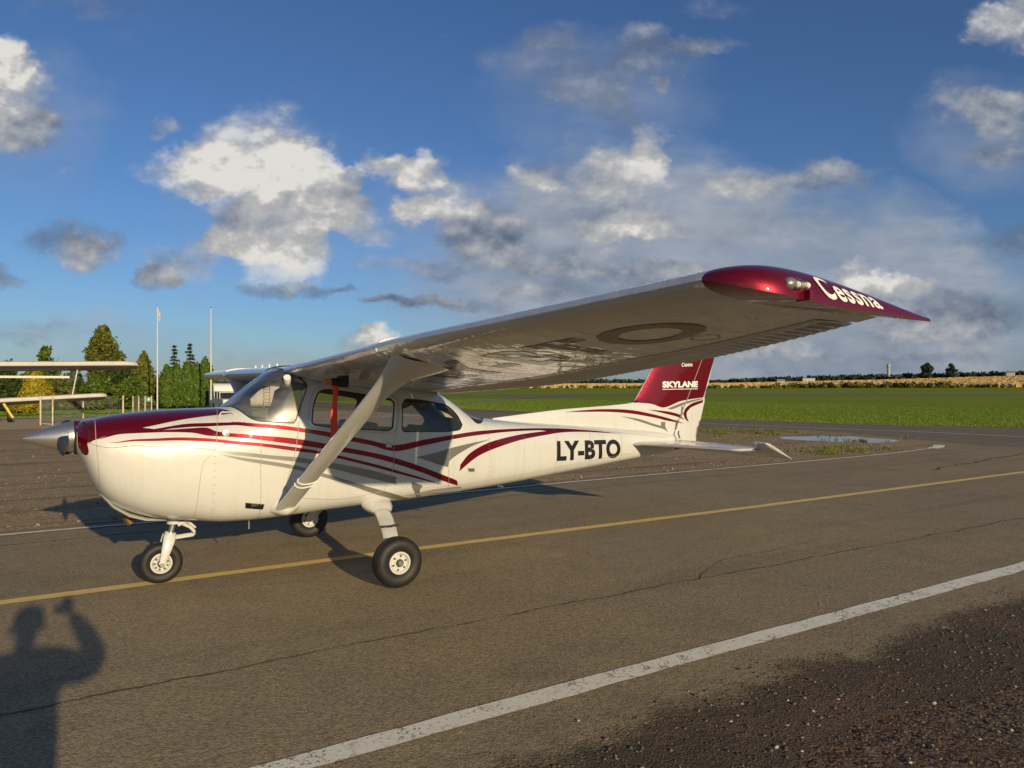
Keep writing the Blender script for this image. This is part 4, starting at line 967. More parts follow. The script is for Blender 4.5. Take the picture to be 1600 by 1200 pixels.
mb = MB(); mb.lathe([(.028, 0), (0, 0)], (4.185, 42.095, 1.13), 'y', 10); mb.box((4.165, 42.093, 1.0), (4.205, 42.097, 1.09)); mb.box((4.10, 42.093, 1.04), (4.15, 42.097, 1.07)); mb.box((4.22, 42.093, 1.04), (4.27, 42.097, 1.07)); mb.build('sign_symbol', MT['letter_white'], sg_)
def flagpole(x, y, h, label, flag):
    t = thing('flagpole', (x, y, 0), label, 'flagpole', 'flagpoles by the thuja row')
    mb = MB(); mb.tube([(0, 0, 0), (0, 0, h*.62)], [.062, .052], 12); mb.tube([(0, 0, h*.60), (0, 0, h)], [.046, .030], 12); mb.build('pole', MT['pole'], t, True)
    mb = MB(); mb.lathe([(0, h+.09), (.05, h+.04), (.03, h)], (0, 0, 0), 'z', 12); mb.build('finial', MT['steel'], t, True)
    if flag:
        mb = MB(); V = []
        for i in range(6):
            for j in range(12):
                V.append((.04+.035*i+.02*math.sin(j*.8), .06*math.sin(i*1.9+j*.3), h-.10-.085*j-.05*i))
        mb.add(V, [(i*12+j, i*12+j+1, (i+1)*12+j+1, (i+1)*12+j) for i in range(5) for j in range(11)]); mb.build('flag', pbr('pale_flag', (.62, .58, .50), .8, colvar=(3, .5, (.45, .30, .22))), t, True)
flagpole(6.52, 58, 8.35, 'tall white flagpole with a limp pale flag at its top', True)
flagpole(10.23, 56, 8.25, 'bare white flagpole without flag at the right end of the thujas', False)
# white fuel container with ladder, seen over the nose and through the windscreen
tk = thing('fuel_tank', (13.6, 58.5, 0), 'white fuel container with yellow ladder seen over the nose', 'tank')
mb = MB(); n = 24; rows = []
for x in (-2.9, -2.8, 2.8, 2.9):
    k = .93 if abs(x) > 2.85 else 1; rows.append(np.array([(x, 1.15*k*math.copysign(abs(math.cos(a))**.55, math.cos(a)), 1.12+1.02*k*math.copysign(abs(math.sin(a))**.55, math.sin(a))) for a in np.linspace(0, 2*PI, n+1)[:-1]]))
V, F = loft(rows, 1); mb.add(V, F); mb.add(rows[0], [tuple(range(n))]); mb.add(rows[-1], [tuple(range(n))]); mb.build('tank_body', pbr('tank_white', (.72, .70, .66), .5, colvar=(1.5, .3, (.55, .5, .43))), tk, True)
mb = MB()
for x in (1.15, 1.65): mb.tube([(x, -1.25, .05), (x, -1.25, 2.1)], .03, 8)
for k in range(7): mb.tube([(1.15, -1.25, .25+.28*k), (1.65, -1.25, .25+.28*k)], .022, 6)
mb.build('ladder', MT['bi_yellow'], tk, True)
for xa in (-2.6, 2.2):
    mb = MB(); mb.box((xa, -1.0, 0), (xa+.4, 1.0, .16)); mb.build('skid', MT['rust'], tk)
cr = thing('parked_car', (10.75, 51.5, 0), 'white estate car parked behind the nose by the thujas', 'car', None, PI/2)
def car_loft(name, prof, w, mat, par, z_in=.0):
    mb = MB(); rows = []
    for y, k in ((-w/2, .97), (-w/2+.06, 1), (w/2-.06, 1), (w/2, .97)):
        rows.append(np.array([(x*k, y, .75+(z-.75)*k) for x, z in prof]))
    V, F = loft(rows, 1); mb.add(V, F); mb.add(rows[0], [tuple(range(len(prof)))]); mb.add(rows[-1], [tuple(range(len(prof)))]); return mb.build(name, mat, par, True)
car_loft('body', [(-2.1, .3), (-2.15, .6), (-2.08, .88), (-1.2, .95), (2.0, .95), (2.12, .85), (2.15, .5), (2.05, .28), (1.7, .25), (-1.8, .25)], 1.75, MT['far_white'], cr)
car_loft('window', [(-1.25, .94), (-.55, 1.40), (1.75, 1.40), (2.02, .94)], 1.60, MT['panel'], cr)
car_loft('roof', [(-.60, 1.385), (-.45, 1.47), (1.65, 1.49), (1.83, 1.385)], 1.62, MT['far_white'], cr)
for x in (-.62, .35, 1.45):
    for y in (-.81, .81):
        mb = MB(); mb.tube([(x-.10, y*1.02, .94), (x, y*.995, 1.40)], .035, 6); mb.build('pillar', MT['far_white'], cr, True)
for x in (-1.35, 1.35):
    for y in (-.80, .80):
        mb = MB(); mb.lathe([(0, -.10), (.19, -.10), (.30, -.09), (.315, -.04), (.315, .04), (.30, .09), (.19, .10), (0, .10)], (x, y, .315), 'y', 24); w_ = mb.build('wheel', MT['rubber'], cr, True)

# ================================================================ the photographer (out of frame, casts the shadow)
def skin_body(name, verts, edges, radii, mat, par, root=0, sub=2):
    me = bpy.data.meshes.new(name); me.from_pydata(verts, edges, []); o = bpy.data.objects.new(name, me); COL.objects.link(o); o.parent = par
    me.materials.append(mat); md = o.modifiers.new('skin', 'SKIN'); md.use_smooth_shade = True
    for i, r in enumerate(radii): me.skin_vertices[0].data[i].radius = r if hasattr(r, '__len__') else (r, r)
    me.skin_vertices[0].data[root].use_root = True
    s = o.modifiers.new('sub', 'SUBSURF'); s.levels = sub; s.render_levels = sub; return o
MT['skin'] = pbr('skin', (.55, .36, .26), .5); MT['jacket'] = pbr('dark_jacket', (.03, .035, .045), .8); MT['jeans'] = pbr('jeans', (.05, .07, .12), .85); MT['hair'] = pbr('brown_hair', (.05, .033, .02), .7)
pn = thing('person', (-1.37, -7.62, 0), 'person in a dark jacket and jeans raising a phone to photograph the airplane', 'person')
# local coordinates: facing +Y
Vv = [(0, 0, .96), (0, .005, 1.12), (0, .0, 1.34), (0, -.01, 1.50), (0, .0, 1.58),                                      # 0 pelvis .. 4 neck base
      (.20, -.01, 1.50), (.335, .10, 1.43), (.42, .17, 1.455), (.36, .25, 1.60), (.275, .285, 1.715),                      # right arm 5-9
      (-.20, -.01, 1.50), (-.27, -.02, 1.22), (-.27, .10, 1.00), (-.26, .14, .93),                                         # left arm 10-13
      (.10, 0, .92), (.115, .01, .52), (.12, -.02, .11), (.13, .04, .05), (.14, .16, .035),                                # right leg
      (-.10, 0, .92), (-.12, .01, .52), (-.13, -.02, .11), (-.14, .04, .05), (-.16, .16, .035)]
Ee = [(0, 1), (1, 2), (2, 3), (3, 4), (3, 5), (5, 6), (6, 7), (7, 8), (8, 9), (3, 10), (10, 11), (11, 12), (12, 13), (0, 14), (14, 15), (15, 16), (16, 17), (17, 18), (0, 19), (19, 20), (20, 21), (21, 22), (22, 23)]
Rr = [(.23, .14), (.235, .14), (.225, .14), (.17, .10), .066, .10, .085, .082, .070, .046, .085, .062, .05, .034, .095, .068, .048, .05, .036, .095, .068, .048, .05, .036]
body = skin_body('body', Vv, Ee, Rr, MT['jacket'], pn)
hd = skin_body('head', [(0, 0, 1.56), (0, .015, 1.63), (0, .03, 1.70), (0, .02, 1.79), (0, .01, 1.86)], [(0, 1), (1, 2), (2, 3), (3, 4)], [.058, .062, .078, (.088, .10), (.06, .07)], MT['skin'], pn)
mb = MB(); mb.tube([(0, .115, 1.755), (0, .150, 1.715), (0, .118, 1.705)], [.008, .016, .010], 8); mb.build('nose', MT['skin'], hd, True)
for s in (-1, 1):
    mb = MB(); mb.tube([(s*.088, .005, 1.76), (s*.102, -.005, 1.735), (s*.09, .0, 1.70)], [.014, .018, .010], 8); mb.build('ear', MT['skin'], hd, True)
    mb = MB(); mb.lathe([(0, -.011), (.011, -.006), (.014, .0), (.011, .006), (0, .011)], (s*.033, .104, 1.745), 'y', 10); mb.build('eye', MT['letter_white'], hd, True)
mb = MB(); mb.tube([(-.022, .108, 1.675), (0, .116, 1.673), (.022, .108, 1.675)], .006, 6); mb.build('mouth', MT['rust'], hd, True)
mb = MB(); mb.lathe([(.100, 1.745), (.106, 1.79), (.098, 1.845), (.066, 1.885), (0, 1.898)], (0, -.010, 0), 'z', 24); mb.build('hair', MT['hair'], hd, True)
# hand closed round the phone: palm, four fingers, thumb
def hand(par, wrist, px, side):
    w = Vector(wrist); P = [w, w+Vector((-.005, .015, .035))]; Vh = [tuple(w), tuple(w+Vector((-.004, .012, .04))), tuple(w+Vector((-.008, .02, .075)))]
    Eh = [(0, 1), (1, 2)]; Rh = [(.026, .02), (.034, .018), (.036, .016)]
    for k, L in enumerate((.062, .07, .066, .05)):
        b = w+Vector((-.008, .02+.0, .078-.0))+Vector((.026-.018*k, .002, .0)); c1 = b+Vector((-.01, .016, L*.5)); c2 = c1+Vector((-.02, .012, L*.3)); i = len(Vh)
        Vh += [tuple(b), tuple(c1), tuple(c2)]; Eh += [(2, i), (i, i+1), (i+1, i+2)]; Rh += [.0095, .009, .0075]
    i = len(Vh); Vh += [tuple(w+Vector((-.035, .022, .045))), tuple(w+Vector((-.052, .03, .072))), tuple(w+Vector((-.058, .034, .095)))]; Eh += [(1, i), (i, i+1), (i+1, i+2)]; Rh += [.012, .0105, .0085]
    return skin_body('hand', Vh, Eh, Rh, MT['skin'], par, 0, 2)
hand(pn, (.275, .285, 1.715), 0, 1); hand(pn, (-.26, .14, .93), 0, -1)
ph = thing('phone', (CAM.x-.03, CAM.y-.022, CAM.z-.01), 'black phone held up sideways by the photographer', 'phone', None, -YAW)
mb = MB(); mb.box((-.075, -.008, -.037), (.075, .0, .037)); b_ = mb.build('phone_body', MT['black'], ph); bv = b_.modifiers.new('bevel', 'BEVEL'); bv.width = .006; bv.segments = 3

plane = thing('airplane', (0, 0, .004), 'white and dark red high-wing light aircraft parked on the apron', 'airplane')

# ---- fuselage and cowling skins
WIND = sym([(.262, 0), (.272, -.18), (.286, -.30), (.313, -.453), (.367, -.704), (.43, -.888), (.498, -.969), (.602, -1.015), (.807, -1.061), (.828, -1.03), (.879, -.84), (.945, -.66), (.955, -.60), (.90, -.48), (.845, -.38), (.80, -.2), (.79, 0)])
REAR = sym([(2.46, 0), (2.50, -.25), (2.651, -.565), (2.752, -.779), (2.808, -.94), (2.845, -.955), (2.901, -.90), (3.00, -.6), (3.045, -.3), (3.06, 0)])
def rs(pts, step=.03): return resample(th2(pts), step)
wl = rs(WIND); rl = rs(REAR); dl = rs(LIV['door_glass']); sg = rs(LIV['side_glass'])
mir = lambda L: L*np.array([1, -1])
def rect(x0, x1, step=.04):
    a = PI*VS
    return dens(np.array([(x0, -a), (x1, -a), (x1, a), (x0, a)]), step)
SPLIT = 0.06
fuselage = skin('fuselage', [rect(SPLIT, FUS[-1, 0]), wl, rl, dl, mir(dl), sg, mir(sg)], surf_fus, 0, MT['white'], plane)[0]
cowl = skin('engine_cowling', [rect(FUS[0, 0], SPLIT)], surf_fus, 0, MT['white'], plane)[0]
skin('cabin_lining', [rect(.30, 3.1, .06), wl, rl, dl, mir(dl), sg, mir(sg)], surf_fus, -.022, MT['liner'], plane, .06)
# nose bowl face with the two cooling inlets
ring = fus_pt(np.full(48, FUS[0, 0]), np.linspace(-PI, PI, 49)[:-1])
mb = MB(); mb.add(list(ring) + [(-.893, 0, 1.33)], [(i, (i+1) % 48, 48) for i in range(48)]); mb.build('nose_face', MT['red'], cowl)
for s in (-1, 1):
    mb = MB(); a = np.linspace(0, 2*PI, 25)[:-1]
    mb.add([(-.897, s*(.185+.05*math.cos(t)), 1.335+.085*math.sin(t)) for t in a] + [(-.80, s*(.185+.04*math.cos(t)), 1.335+.07*math.sin(t)) for t in a],
           [(i, (i+1) % 24, 24+(i+1) % 24, 24+i) for i in range(24)] + [tuple(range(24))])
    mb.build('air_inlet', MT['dark'], cowl)
mb = MB(); mb.lathe([(.10, -.8925), (.147, -.892), (.150, -.86), (.10, -.85)], (0, 0, 1.33), 'x'); mb.build('hub_fairing', MT['red'], cowl, True)
# dark crescent overlay painting the shaded gap of the inlet lip
cres = [(-.852, -.75), (-.835, -1.0), (-.815, -1.2), (-.806, -1.48), (-.797, -1.48), (-.803, -1.18), (-.820, -.96), (-.838, -.72)]
skin('inlet_gap', [resample(th2(cres), .01)], surf_fus, .0042, MT['dark'], cowl, .02, True)
mb = MB(); mb.tube([(-.705, 0, .842), (-.62, 0, .738), (-.50, 0, .652), (-.37, 0, .602), (-.20, 0, .575)], [.14, .20, .22, .20, .12], 16, True, ((0, 1, 0), .09)); mb.build('cowl_lip', MT['white'], cowl, True)
mb = MB(); mb.tube([(-.50, 0.02, .72), (-.50, 0.02, .60), (-.47, 0.02, .555)], .036, 14, False); mb.tube([(-.50, 0.02, .72), (-.50, 0.02, .60), (-.47, 0.02, .557)], .030, 14, True); mb.build('exhaust_pipe', MT['rust'], cowl, True)

# ---- livery
rt_ = [(x, t) for x, t in LIV['red_top']]
red = sym([(-.885, 0), (-.886, -.8), (-.884, -1.45), (-.876, -1.78), (-.852, -1.90), (-.822, -1.84), (-.808, -1.70)] + rt_ + [(.212, -.12), (.21, 0)])
skin('red_cowl_paint', [rs(red, .02)], surf_fus, .0025, MT['red'], cowl, .035)
for nm, key, mt_ in (('red_stripe', 'stripe1', 'red'), ('red_stripe', 'stripe2', 'red'), ('red_stripe', 'stripe3', 'red'),
                     ('silver_stripe', 'silver1', 'silver'), ('silver_stripe', 'silver2', 'silver'), ('silver_stripe', 'silver3', 'silver')):
    skin(nm, [rs(LIV[key], .02)], surf_fus, .0025, MT[mt_], fuselage, .035, True)
# registration on the rear fuselage
def fz(x, th): return float(fus_pt(np.array([x]), np.array([th]))[0, 2])
q = LIV['letters']
cor = [(p[0], fz(*p)) for p in q]
bm_ = bilin(cor[0], cor[1], cor[2], cor[3])
def xz2q(L): return np.stack([L[:, 0], fus_th(L[:, 0], L[:, 1])*VS], 1)
letters('LY-BTO', 'registration_letter', lambda l: xz2q(bm_(l)), surf_fus, .003, MT['black'], fuselage, .045, 0, .03, space=1.03)
bm2 = bilin(cor[1], cor[0], cor[3], cor[2])
letters('LY-BTO', 'registration_letter', lambda l: xz2q(bm2(l))*np.array([1, -1]), surf_fus, .003, MT['black'], fuselage, .045, 0, .03, space=1.03)

# ---- windows
def pane(name, loop, mat, mirror=True):
    os_ = skin(name, [loop], surf_fus, -.005, mat, plane, .04, mirror)
    for i, o in enumerate(os_):
        L = loop if i == 0 else mir(loop)
        ribbon('window_seal', L/np.array([1, 1]), surf_fus, .010, .0035, MT['rubber_seal'], o, True)
    return os_
pane('windshield', wl, MT['windshield'], False)
pane('rear_window', rl, MT['glass'], False)
pane('side_window', sg, MT['glass'])
for s in (1, -1):
    dlp = rs(LIV['door_seam'], .03); dg_ = dl
    if s < 0: dlp, dg_ = mir(dlp), mir(dl)
    door = skin('cabin_door', [dlp, dg_], surf_fus, .0014, MT['white'], plane, .04)[0]
    ribbon('door_seam', dlp, surf_fus, .005, .0036, MT['seal'], door, True)
    gl = skin('door_window', [dg_], surf_fus, -.005, MT['glass'], door, .04)[0]
    ribbon('window_seal', dg_, surf_fus, .012, .0035, MT['rubber_seal'], door, True)
    fr = dg_ - dg_.mean(0); fr = dg_.mean(0) + fr*np.array([1.09, 1.16])
    ribbon('window_frame_line', fr, surf_fus, .005, .0034, MT['seal'], door, True)
    h = np.array([(1.705, -1.445), (1.765, -1.455), (1.765, -1.525), (1.705, -1.515)])*np.array([1, VS*s])
    hd_ = skin('door_handle', [dens(h, .02)], surf_fus, .005, MT['white'], door, .03)[0]
    ribbon('handle_edge', h, surf_fus, .006, .0056, MT['seal'], hd_, True)
# ---- seams, rivets and small fittings
for pts, w in ((LIV['cowl_split'], .005), (LIV['cowl_rear'], .004), (LIV['bowl_seam'], .005), (LIV['skin_a'], .003), (LIV['tail_seam'], .003)):
    ribbon('panel_seam', th2(pts), surf_fus, w, .0036, MT['seal'], fuselage if pts[0][0] > .1 else cowl, False, True)
ribbon('panel_seam', th2([(2.50, -2.32), (3.2, -2.33), (4.2, -2.28), (5.2, -2.16)]), surf_fus, .003, .0034, MT['seal'], fuselage, False, True)
ribbon('panel_seam', th2([(2.95, -.70), (3.6, -.62), (4.4, -.62), (5.2, -.75), (5.9, -.9)]), surf_fus, .004, .0034, MT['seal'], fuselage, False, True)
rv = []
def rivets(pts, step):
    L = resample(th2(pts), step, False); P, N = surf_fus(L, .0040)
    for p, n in zip(P, N): rv.append((p, n))
for pts, st in ((LIV['cowl_split'], .07), (LIV['skin_a'], .06), (LIV['tail_seam'], .06)): rivets(pts, st)
rivets([(.30, -.90), (.52, -1.03), (.80, -1.09), (.86, -1.13)], .05)
for x0 in (2.95, 3.45, 3.95, 4.5, 5.05): rivets([(x0, -.75), (x0+.005, -1.5), (x0, -2.5)], .045)
rivets([(2.5, -2.36), (3.2, -2.37), (4.2, -2.32), (5.2, -2.20)], .05); rivets([(2.95, -.74), (3.6, -.66), (4.4, -.66), (5.2, -.79)], .05); rivets([(1.9, -2.20), (2.45, -2.30)], .05); rivets([(.14, -1.0), (.13, -1.6), (.12, -2.3)], .06)
V, F = [], []
for p, n in rv:
    a = np.cross(n, [0.3, .1, 1]); a /= np.linalg.norm(a); b = np.cross(n, a); k = len(V)
    V += [p+.005*(a*math.cos(t)+b*math.sin(t)) for t in np.arange(6)*PI/3]; F.append(tuple(range(k, k+6)))
V = np.array(V)
tag(link_mesh('rivets', np.concatenate([V, V*np.array([1, -1, 1])]), F + [tuple(i+len(V) for i in f[::-1]) for f in F], MT['rivet'], fuselage, False), kind='stuff')
skin('vent_plate', [dens(th2(LIV['vent']), .03)], surf_fus, .004, MT['black'], fuselage, .03, True)
skin('access_cap', [dens(th2(LIV['cap']), .03)], surf_fus, .004, MT['steel'], fuselage, .03)
ribbon('access_cap_edge', th2(LIV['cap']), surf_fus, .006, .005, MT['seal'], fuselage, True)
mb = MB(); mb.tube([(.50, -.15, .54), (.50, -.15, .43)], .008, 8); mb.build('drain_tube', MT['alu'], fuselage, True)
mb = MB(); mb.tube([(3.28, -.05, .65), (3.30, -.05, .615), (3.36, -.05, .60)], .012, 8); mb.build('tie_down_ring', MT['steel'], fuselage, True)
P, N = surf_fus(resample(th2(LIV['handle']), .02, False), .008)
mb = MB(); mb.tube(P, .006, 8); mb.build('cowl_handle', MT['letter_white'], cowl, True)
P, N = surf_fus(np.array([(.23, -1.10*VS)]), .006)
mb = MB(); mb.lathe([(.0, -.012), (.03, -.010), (.034, 0), (.03, .004)], P[0]); mb.build('fuel_cap', MT['alu'], fuselage, True)
# windscreen inlet tubes and thermometer
P, N = surf_fus(np.array([(.79, -.52*VS)]), .0)
mb = MB(); mb.tube([P[0]-N[0]*.03, P[0]+N[0]*.015, P[0]+N[0]*.05], [.028, .036, .034], 14); mb.build('air_vent_knob', MT['letter_white'], plane, True)

# ---- cabin interior
mb = MB(); mb.box((.40, -.44, 1.10), (.64, .44, 1.44)); mb.box((.38, -.40, 1.42), (.60, .40, 1.475)); mb.build('instrument_panel', MT['panel'], plane)
for s in (-1, 1):
    mb = MB(); mb.tube([(.62, s*.23, 1.30), (.80, s*.23, 1.31)], .014, 8)
    mb.tube([(.80, s*.23-.15, 1.40), (.80, s*.23-.16, 1.31), (.80, s*.23-.10, 1.27), (.80, s*.23+.10, 1.27), (.80, s*.23+.16, 1.31), (.80, s*.23+.15, 1.40)], .017, 8)
    mb.build('control_yoke', MT['panel'], plane, True)
def seat(x, y, w, back, mat, name='seat'):
    mb = MB()
    mb.box((x-.25, y-w/2, .86), (x+.22, y+w/2, 1.0))
    r = Matrix.Rotation(math.radians(14), 3, 'Y'); mb.box((-.05, -w/2, 0), (.05, w/2, back), r, (x+.22, y, .98))
    o = mb.build(name, mat, plane); b = o.modifiers.new('bevel', 'BEVEL'); b.width = .03; b.segments = 3
for s in (-1, 1): seat(1.30, s*.25, .42, .44, MT['seatcloth'])
seat(2.12, 0, .90, .36, MT['seatcloth'], 'rear_bench')
mb = MB(); mb.box((.5, -.45, .66), (2.6, .45, .70)); mb.build('cabin_floor', MT['liner'], plane)
mb = MB(); V = []; nx, ny = 14, 12
for i in range(nx):
    for j in range(ny):
        a, b = i/(nx-1), j/(ny-1)
        V.append((2.16+.50*a, -.36+.64*b, 1.52+.10*math.sin(3.1*a+.6)*math.sin(2.6*b+.3)+.035*math.sin(9*a+5*b)-.2*a*a+.02*math.sin(14*b)))
mb.add(V, [(i*ny+j, i*ny+j+1, (i+1)*ny+j+1, (i+1)*ny+j) for i in range(nx-1) for j in range(ny-1)]); mb.build('seat_cover', MT['beige'], plane, True)

# ---- spinner and propeller
mb = MB(); c0 = (0, 0, 0)
prof = [(0.0, 0), (.012, .004), (.035, .05), (.072, .14), (.105, .235), (.128, .31), (.139, .365), (.139, .372), (.0, .372)]
mb.lathe(prof, (-1.268, 0, 1.337), 'x', 48)
spin = mb.build('spinner', MT['alu'], plane, True)
mb = MB(); mb.lathe([(.143, -.905), (.143, -.893), (.0, -.893)], (0, 0, 1.333), 'x', 48); mb.lathe([(.0, -.905), (.143, -.905)], (0, 0, 1.333), 'x', 48); mb.build('spinner_bulkhead', MT['dark'], spin, True)
def blade(sgn):
    """two-blade propeller parked close to horizontal along the line of sight"""
    d = Vector((0.0, -math.cos(math.radians(2.5)), -math.sin(math.radians(2.5)))) * sgn
    ax = Vector((1, 0, 0)); side = d.cross(ax)
    V = []; st = [(.06, .075, 60, .05), (.14, .085, 52, .045), (.25, .12, 40, .035), (.42, .14, 29, .026), (.60, .135, 22, .020), (.78, .115, 17, .015), (.90, .085, 15, .011), (.945, .04, 14, .008)]
    n = 14
    for r, ch, tw, tk in st:
        t = math.radians(tw)
        u = side*math.cos(t)*sgn + ax*math.sin(t); w = d.cross(u)
        for j in range(n):
            a = 2*PI*j/n
            V.append(Vector((-.985, 0, 1.333)) + d*r + u*(ch/2*math.cos(a)) + w*(tk/2*math.sin(a)*(1.2-.4*math.cos(a))))
    mb = MB(); mb.add(V, [(i*n+j, i*n+(j+1) % n, (i+1)*n+(j+1) % n, (i+1)*n+j) for i in range(len(st)-1) for j in range(n)] + [tuple(range(n)), tuple((len(st)-1)*n+j for j in range(n))])
    return mb.build('propeller_blade', MT['prop'], plane, True)
blade(1); blade(-1)
# cut-out of the spinner round the blade root
for sgn in (1, -1):
    mb = MB(); V = []
    for j in range(24):
        a = 2*PI*j/24; xx = -.972 + .064*math.cos(a) + .022*math.sin(-a); zz = 1.298 + .108*math.sin(a)
        zz = zz if sgn > 0 else 2*1.337-zz
        r = .139 - .139*max(0, (-.903-xx)/.365)**1.25; yy = math.sqrt(max(r*r-(zz-1.337)**2, 0.0004))+.003
        V.append((xx, -sgn*yy, zz))
    mb.add(V, [tuple(range(24))]); mb.build('blade_cutout', MT['dark'], spin)

# ---- wings
WLE = np.array([(0, .80), (2.54, .80), (5.27, 1.03)]); WTE = np.array([(0, 2.43), (2.55, 2.43), (5.31, 2.21)])
WZ0 = np.array([(0, 1.900), (5.27, 2.167)])
WZ1 = np.array([(0, 1.685), (.5, 1.699), (2.44, 1.782), (3.05, 1.829), (3.69, 1.890), (4.2, 1.935), (4.6, 1.984), (4.98, 2.037), (5.31, 2.088)])
def foil(c):
    yt = .6*(.2969*np.sqrt(c)-.126*c-.3516*c**2+.2843*c**3-.1036*c**4)
    yc = np.where(c < .4, .02/.16*(.8*c-c*c), .02/.36*(.2+.8*c-c*c))
    return yc, yt
def wing_pt(s, y, c, up):
    """s -1 port / +1 starboard; y distance from the centreline; c chord fraction; up True for the top skin"""
    y = np.asarray(y, float); c = np.asarray(c, float)
    x0 = np.interp(y, WLE[:, 0], WLE[:, 1]); x1 = np.interp(y, WTE[:, 0], WTE[:, 1])
    z0 = np.interp(y, WZ0[:, 0], WZ0[:, 1]); z1 = pchip(WZ1[:, 0], WZ1[:, 1], y)
    if s > 0: z0 = z0-.0405*y; z1 = z1-.0405*y
    yc, yt = foil(c); ch = x1-x0
    z = z0 + (z1-z0)*c + ch*(yc + np.where(up, yt, -yt))
    return np.stack([x0+ch*c, s*y, z], -1)
def wing_surf(s, q_up=False):
    def f(q, off=0):
        return wing_pt(s, q[:, 0], q[:, 1], q_up) + np.array([0, 0, off if q_up else -off]), np.tile([0, 0, 1. if q_up else -1.], (len(q), 1))
    return f
CF = np.array([0, .004, .012, .025, .045, .07, .10, .15, .2, .26, .33, .40, .48, .56, .65, .74])
for s in (-1, 1):
    mb = MB()
    YS = np.concatenate([np.linspace(0, 2.54, 14), np.linspace(2.72, 5.27, 14)])
    rows = [np.concatenate([wing_pt(s, np.full(len(CF), y), CF[::-1], True), wing_pt(s, np.full(len(CF)-1, y), CF[1:], False)]) for y in YS]
    V, F = loft(rows, s); mb.add(V, F)
    n = len(rows[0]); mb.add(rows[-1], [tuple(range(n))])
    for ya, yb in ((0, .60), (5.16, 5.27)):
        cs = np.array([.74, .85, .95, 1.0])
        rws = [np.concatenate([wing_pt(s, np.full(4, y), cs[::-1], True), wing_pt(s, np.full(4, y), cs, False)]) for y in (ya, yb)]
        V, F = loft(rws, s); mb.add(V, F); mb.add(rws[0], [tuple(range(8))]); mb.add(rws[1], [tuple(range(8))])
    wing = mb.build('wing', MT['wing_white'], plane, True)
    # beaded flap and aileron skins
    for nm, ya, yb in (('flap', .62, 2.535), ('aileron', 2.565, 5.14)):
        mb = MB(); pitch = .062; k = int((yb-ya)/pitch); ys = np.linspace(ya, yb, k*4+1)
        cs = np.array([.748, .77, .80, .87, .94, .985, 1.0]); rows = []
        for i, y in enumerate(ys):
            b = [0, 0, 1, 0][i % 4]*.013
            env = np.array([0, .5, 1, 1, 1, .6, .12])
            U = wing_pt(s, np.full(7, y), cs, True) + np.stack([0*env, 0*env, .3*b*env], 1)
            Lw = wing_pt(s, np.full(7, y), cs, False) - np.stack([0*env, 0*env, b*env+.0015], 1)
            rows.append(np.concatenate([U[::-1], Lw]))
        V, F = loft(rows, s); mb.add(V, F); mb.add(rows[0], [tuple(range(14))]); mb.add(rows[-1], [tuple(range(14))])
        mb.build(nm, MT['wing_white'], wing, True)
    # red drooped tip fairing
    cc = np.concatenate([[0], .5*(1-np.cos(np.linspace(.12, PI, 34)))]); rows = []
    def tip_pt(c, a):
        y0 = 5.268; T = wing_pt(s, np.array([y0]), np.array([c]), True)[0]; B = wing_pt(s, np.array([y0]), np.array([c]), False)[0]
        yo = y0 + .235*math.sqrt(max(0, 1-(1-min(c/.20, 1))**2))
        dr = .022*math.sin(PI*min(c/.9, 1)*.72)*(1-c)**.35 if c < 1 else 0
        ze = B[2] - dr - .037*c**3 - .0*c; x = T[0] + .02*c**4
        if s > 0: ze += 0
        if a <= 90:
            r = math.radians(a); return np.array([x, s*(y0+(yo-y0)*math.sin(r)**.75), ze+(T[2]-ze)*math.cos(r)**.85 if a < 90 else ze])
        t = (a-90)/90; return np.array([x, s*(yo+(y0-yo)*t), ze+(B[2]-ze)*t])
    AA = [0, 8, 16, 25, 35, 45, 55, 65, 74, 82, 87, 90, 105, 130, 155, 180]
    rows = [np.array([tip_pt(c, a) for a in AA]) for c in cc]
    mb = MB(); V, F = loft(rows, s, False); mb.add(V, F); tip = mb.build('wing_tip', MT['red'], wing, True)
    if s < 0:
        def tsurf(q, off=0):
            P = []; N = []
            for x, a in q:
                c = (x-1.03)/1.18; p = tip_pt(c, a); pa = tip_pt(c, a+1.5); pb = tip_pt(c+.005, a)
                n = np.cross(pb-p, pa-p); n /= np.linalg.norm(n)+1e-9
                if n[1] > 0: n = -n
                P.append(p+n*off); N.append(n)
            return np.array(P), np.array(N)
        tq = bilin((1.46, 83), (1.86, 82), (1.80, 52), (1.42, 46))
        for g in text_loops('Cessna', .022, 0.0, 1.10):
            L = [dens(tq(l), .02) for l in g]
            V, F = cdt([l*np.array([1, .004]) for l in L], .02); P, N = tsurf(V/np.array([1, .004]), .003); F = orient(P, F, N)
            fast_mesh('tip_lettering', P, F, MT['letter_white'], tip, True)
    # navigation light on the tip
    cl = (1.30-1.03)/1.18; p = tip_pt(cl, 72)
    mb = MB(); mb.lathe([(.0, -.030), (.014, -.028), (.023, -.018), (.027, .0), (.027, .012)], p + np.array([-.035, -s*.008, 0]), 'x', 16)
    hl = mb.build('light_housing', MT['silver'], tip, True)
    mb = MB(); mb.lathe([(.024, -.02), (.026, .0), (.024, .03), (.017, .065), (.006, .09), (0, .094)], p + np.array([-.015, -s*.002, 0]), 'x', 16)
    mb.build('navigation_light', MT['glass'], tip, True)
    for k in range(3):
        mb = MB(); mb.lathe([(0, -.012), (.012, -.012), (.014, 0), (.012, .012), (0, .012)], p + np.array([.0+.028*k, -s*.0, 0]), 'x', 10); mb.build('light_bulb', MT['letter_white'] if k != 1 else MT['lamp'], hl, True)
    q_ = p + np.array([.045, s*.004, -.042]); mb = MB(); mb.box(tuple(q_-np.array([.014, .03, .02])), tuple(q_+np.array([.014, .03, .02]))); mb.build('light_bracket', MT['red'], tip)
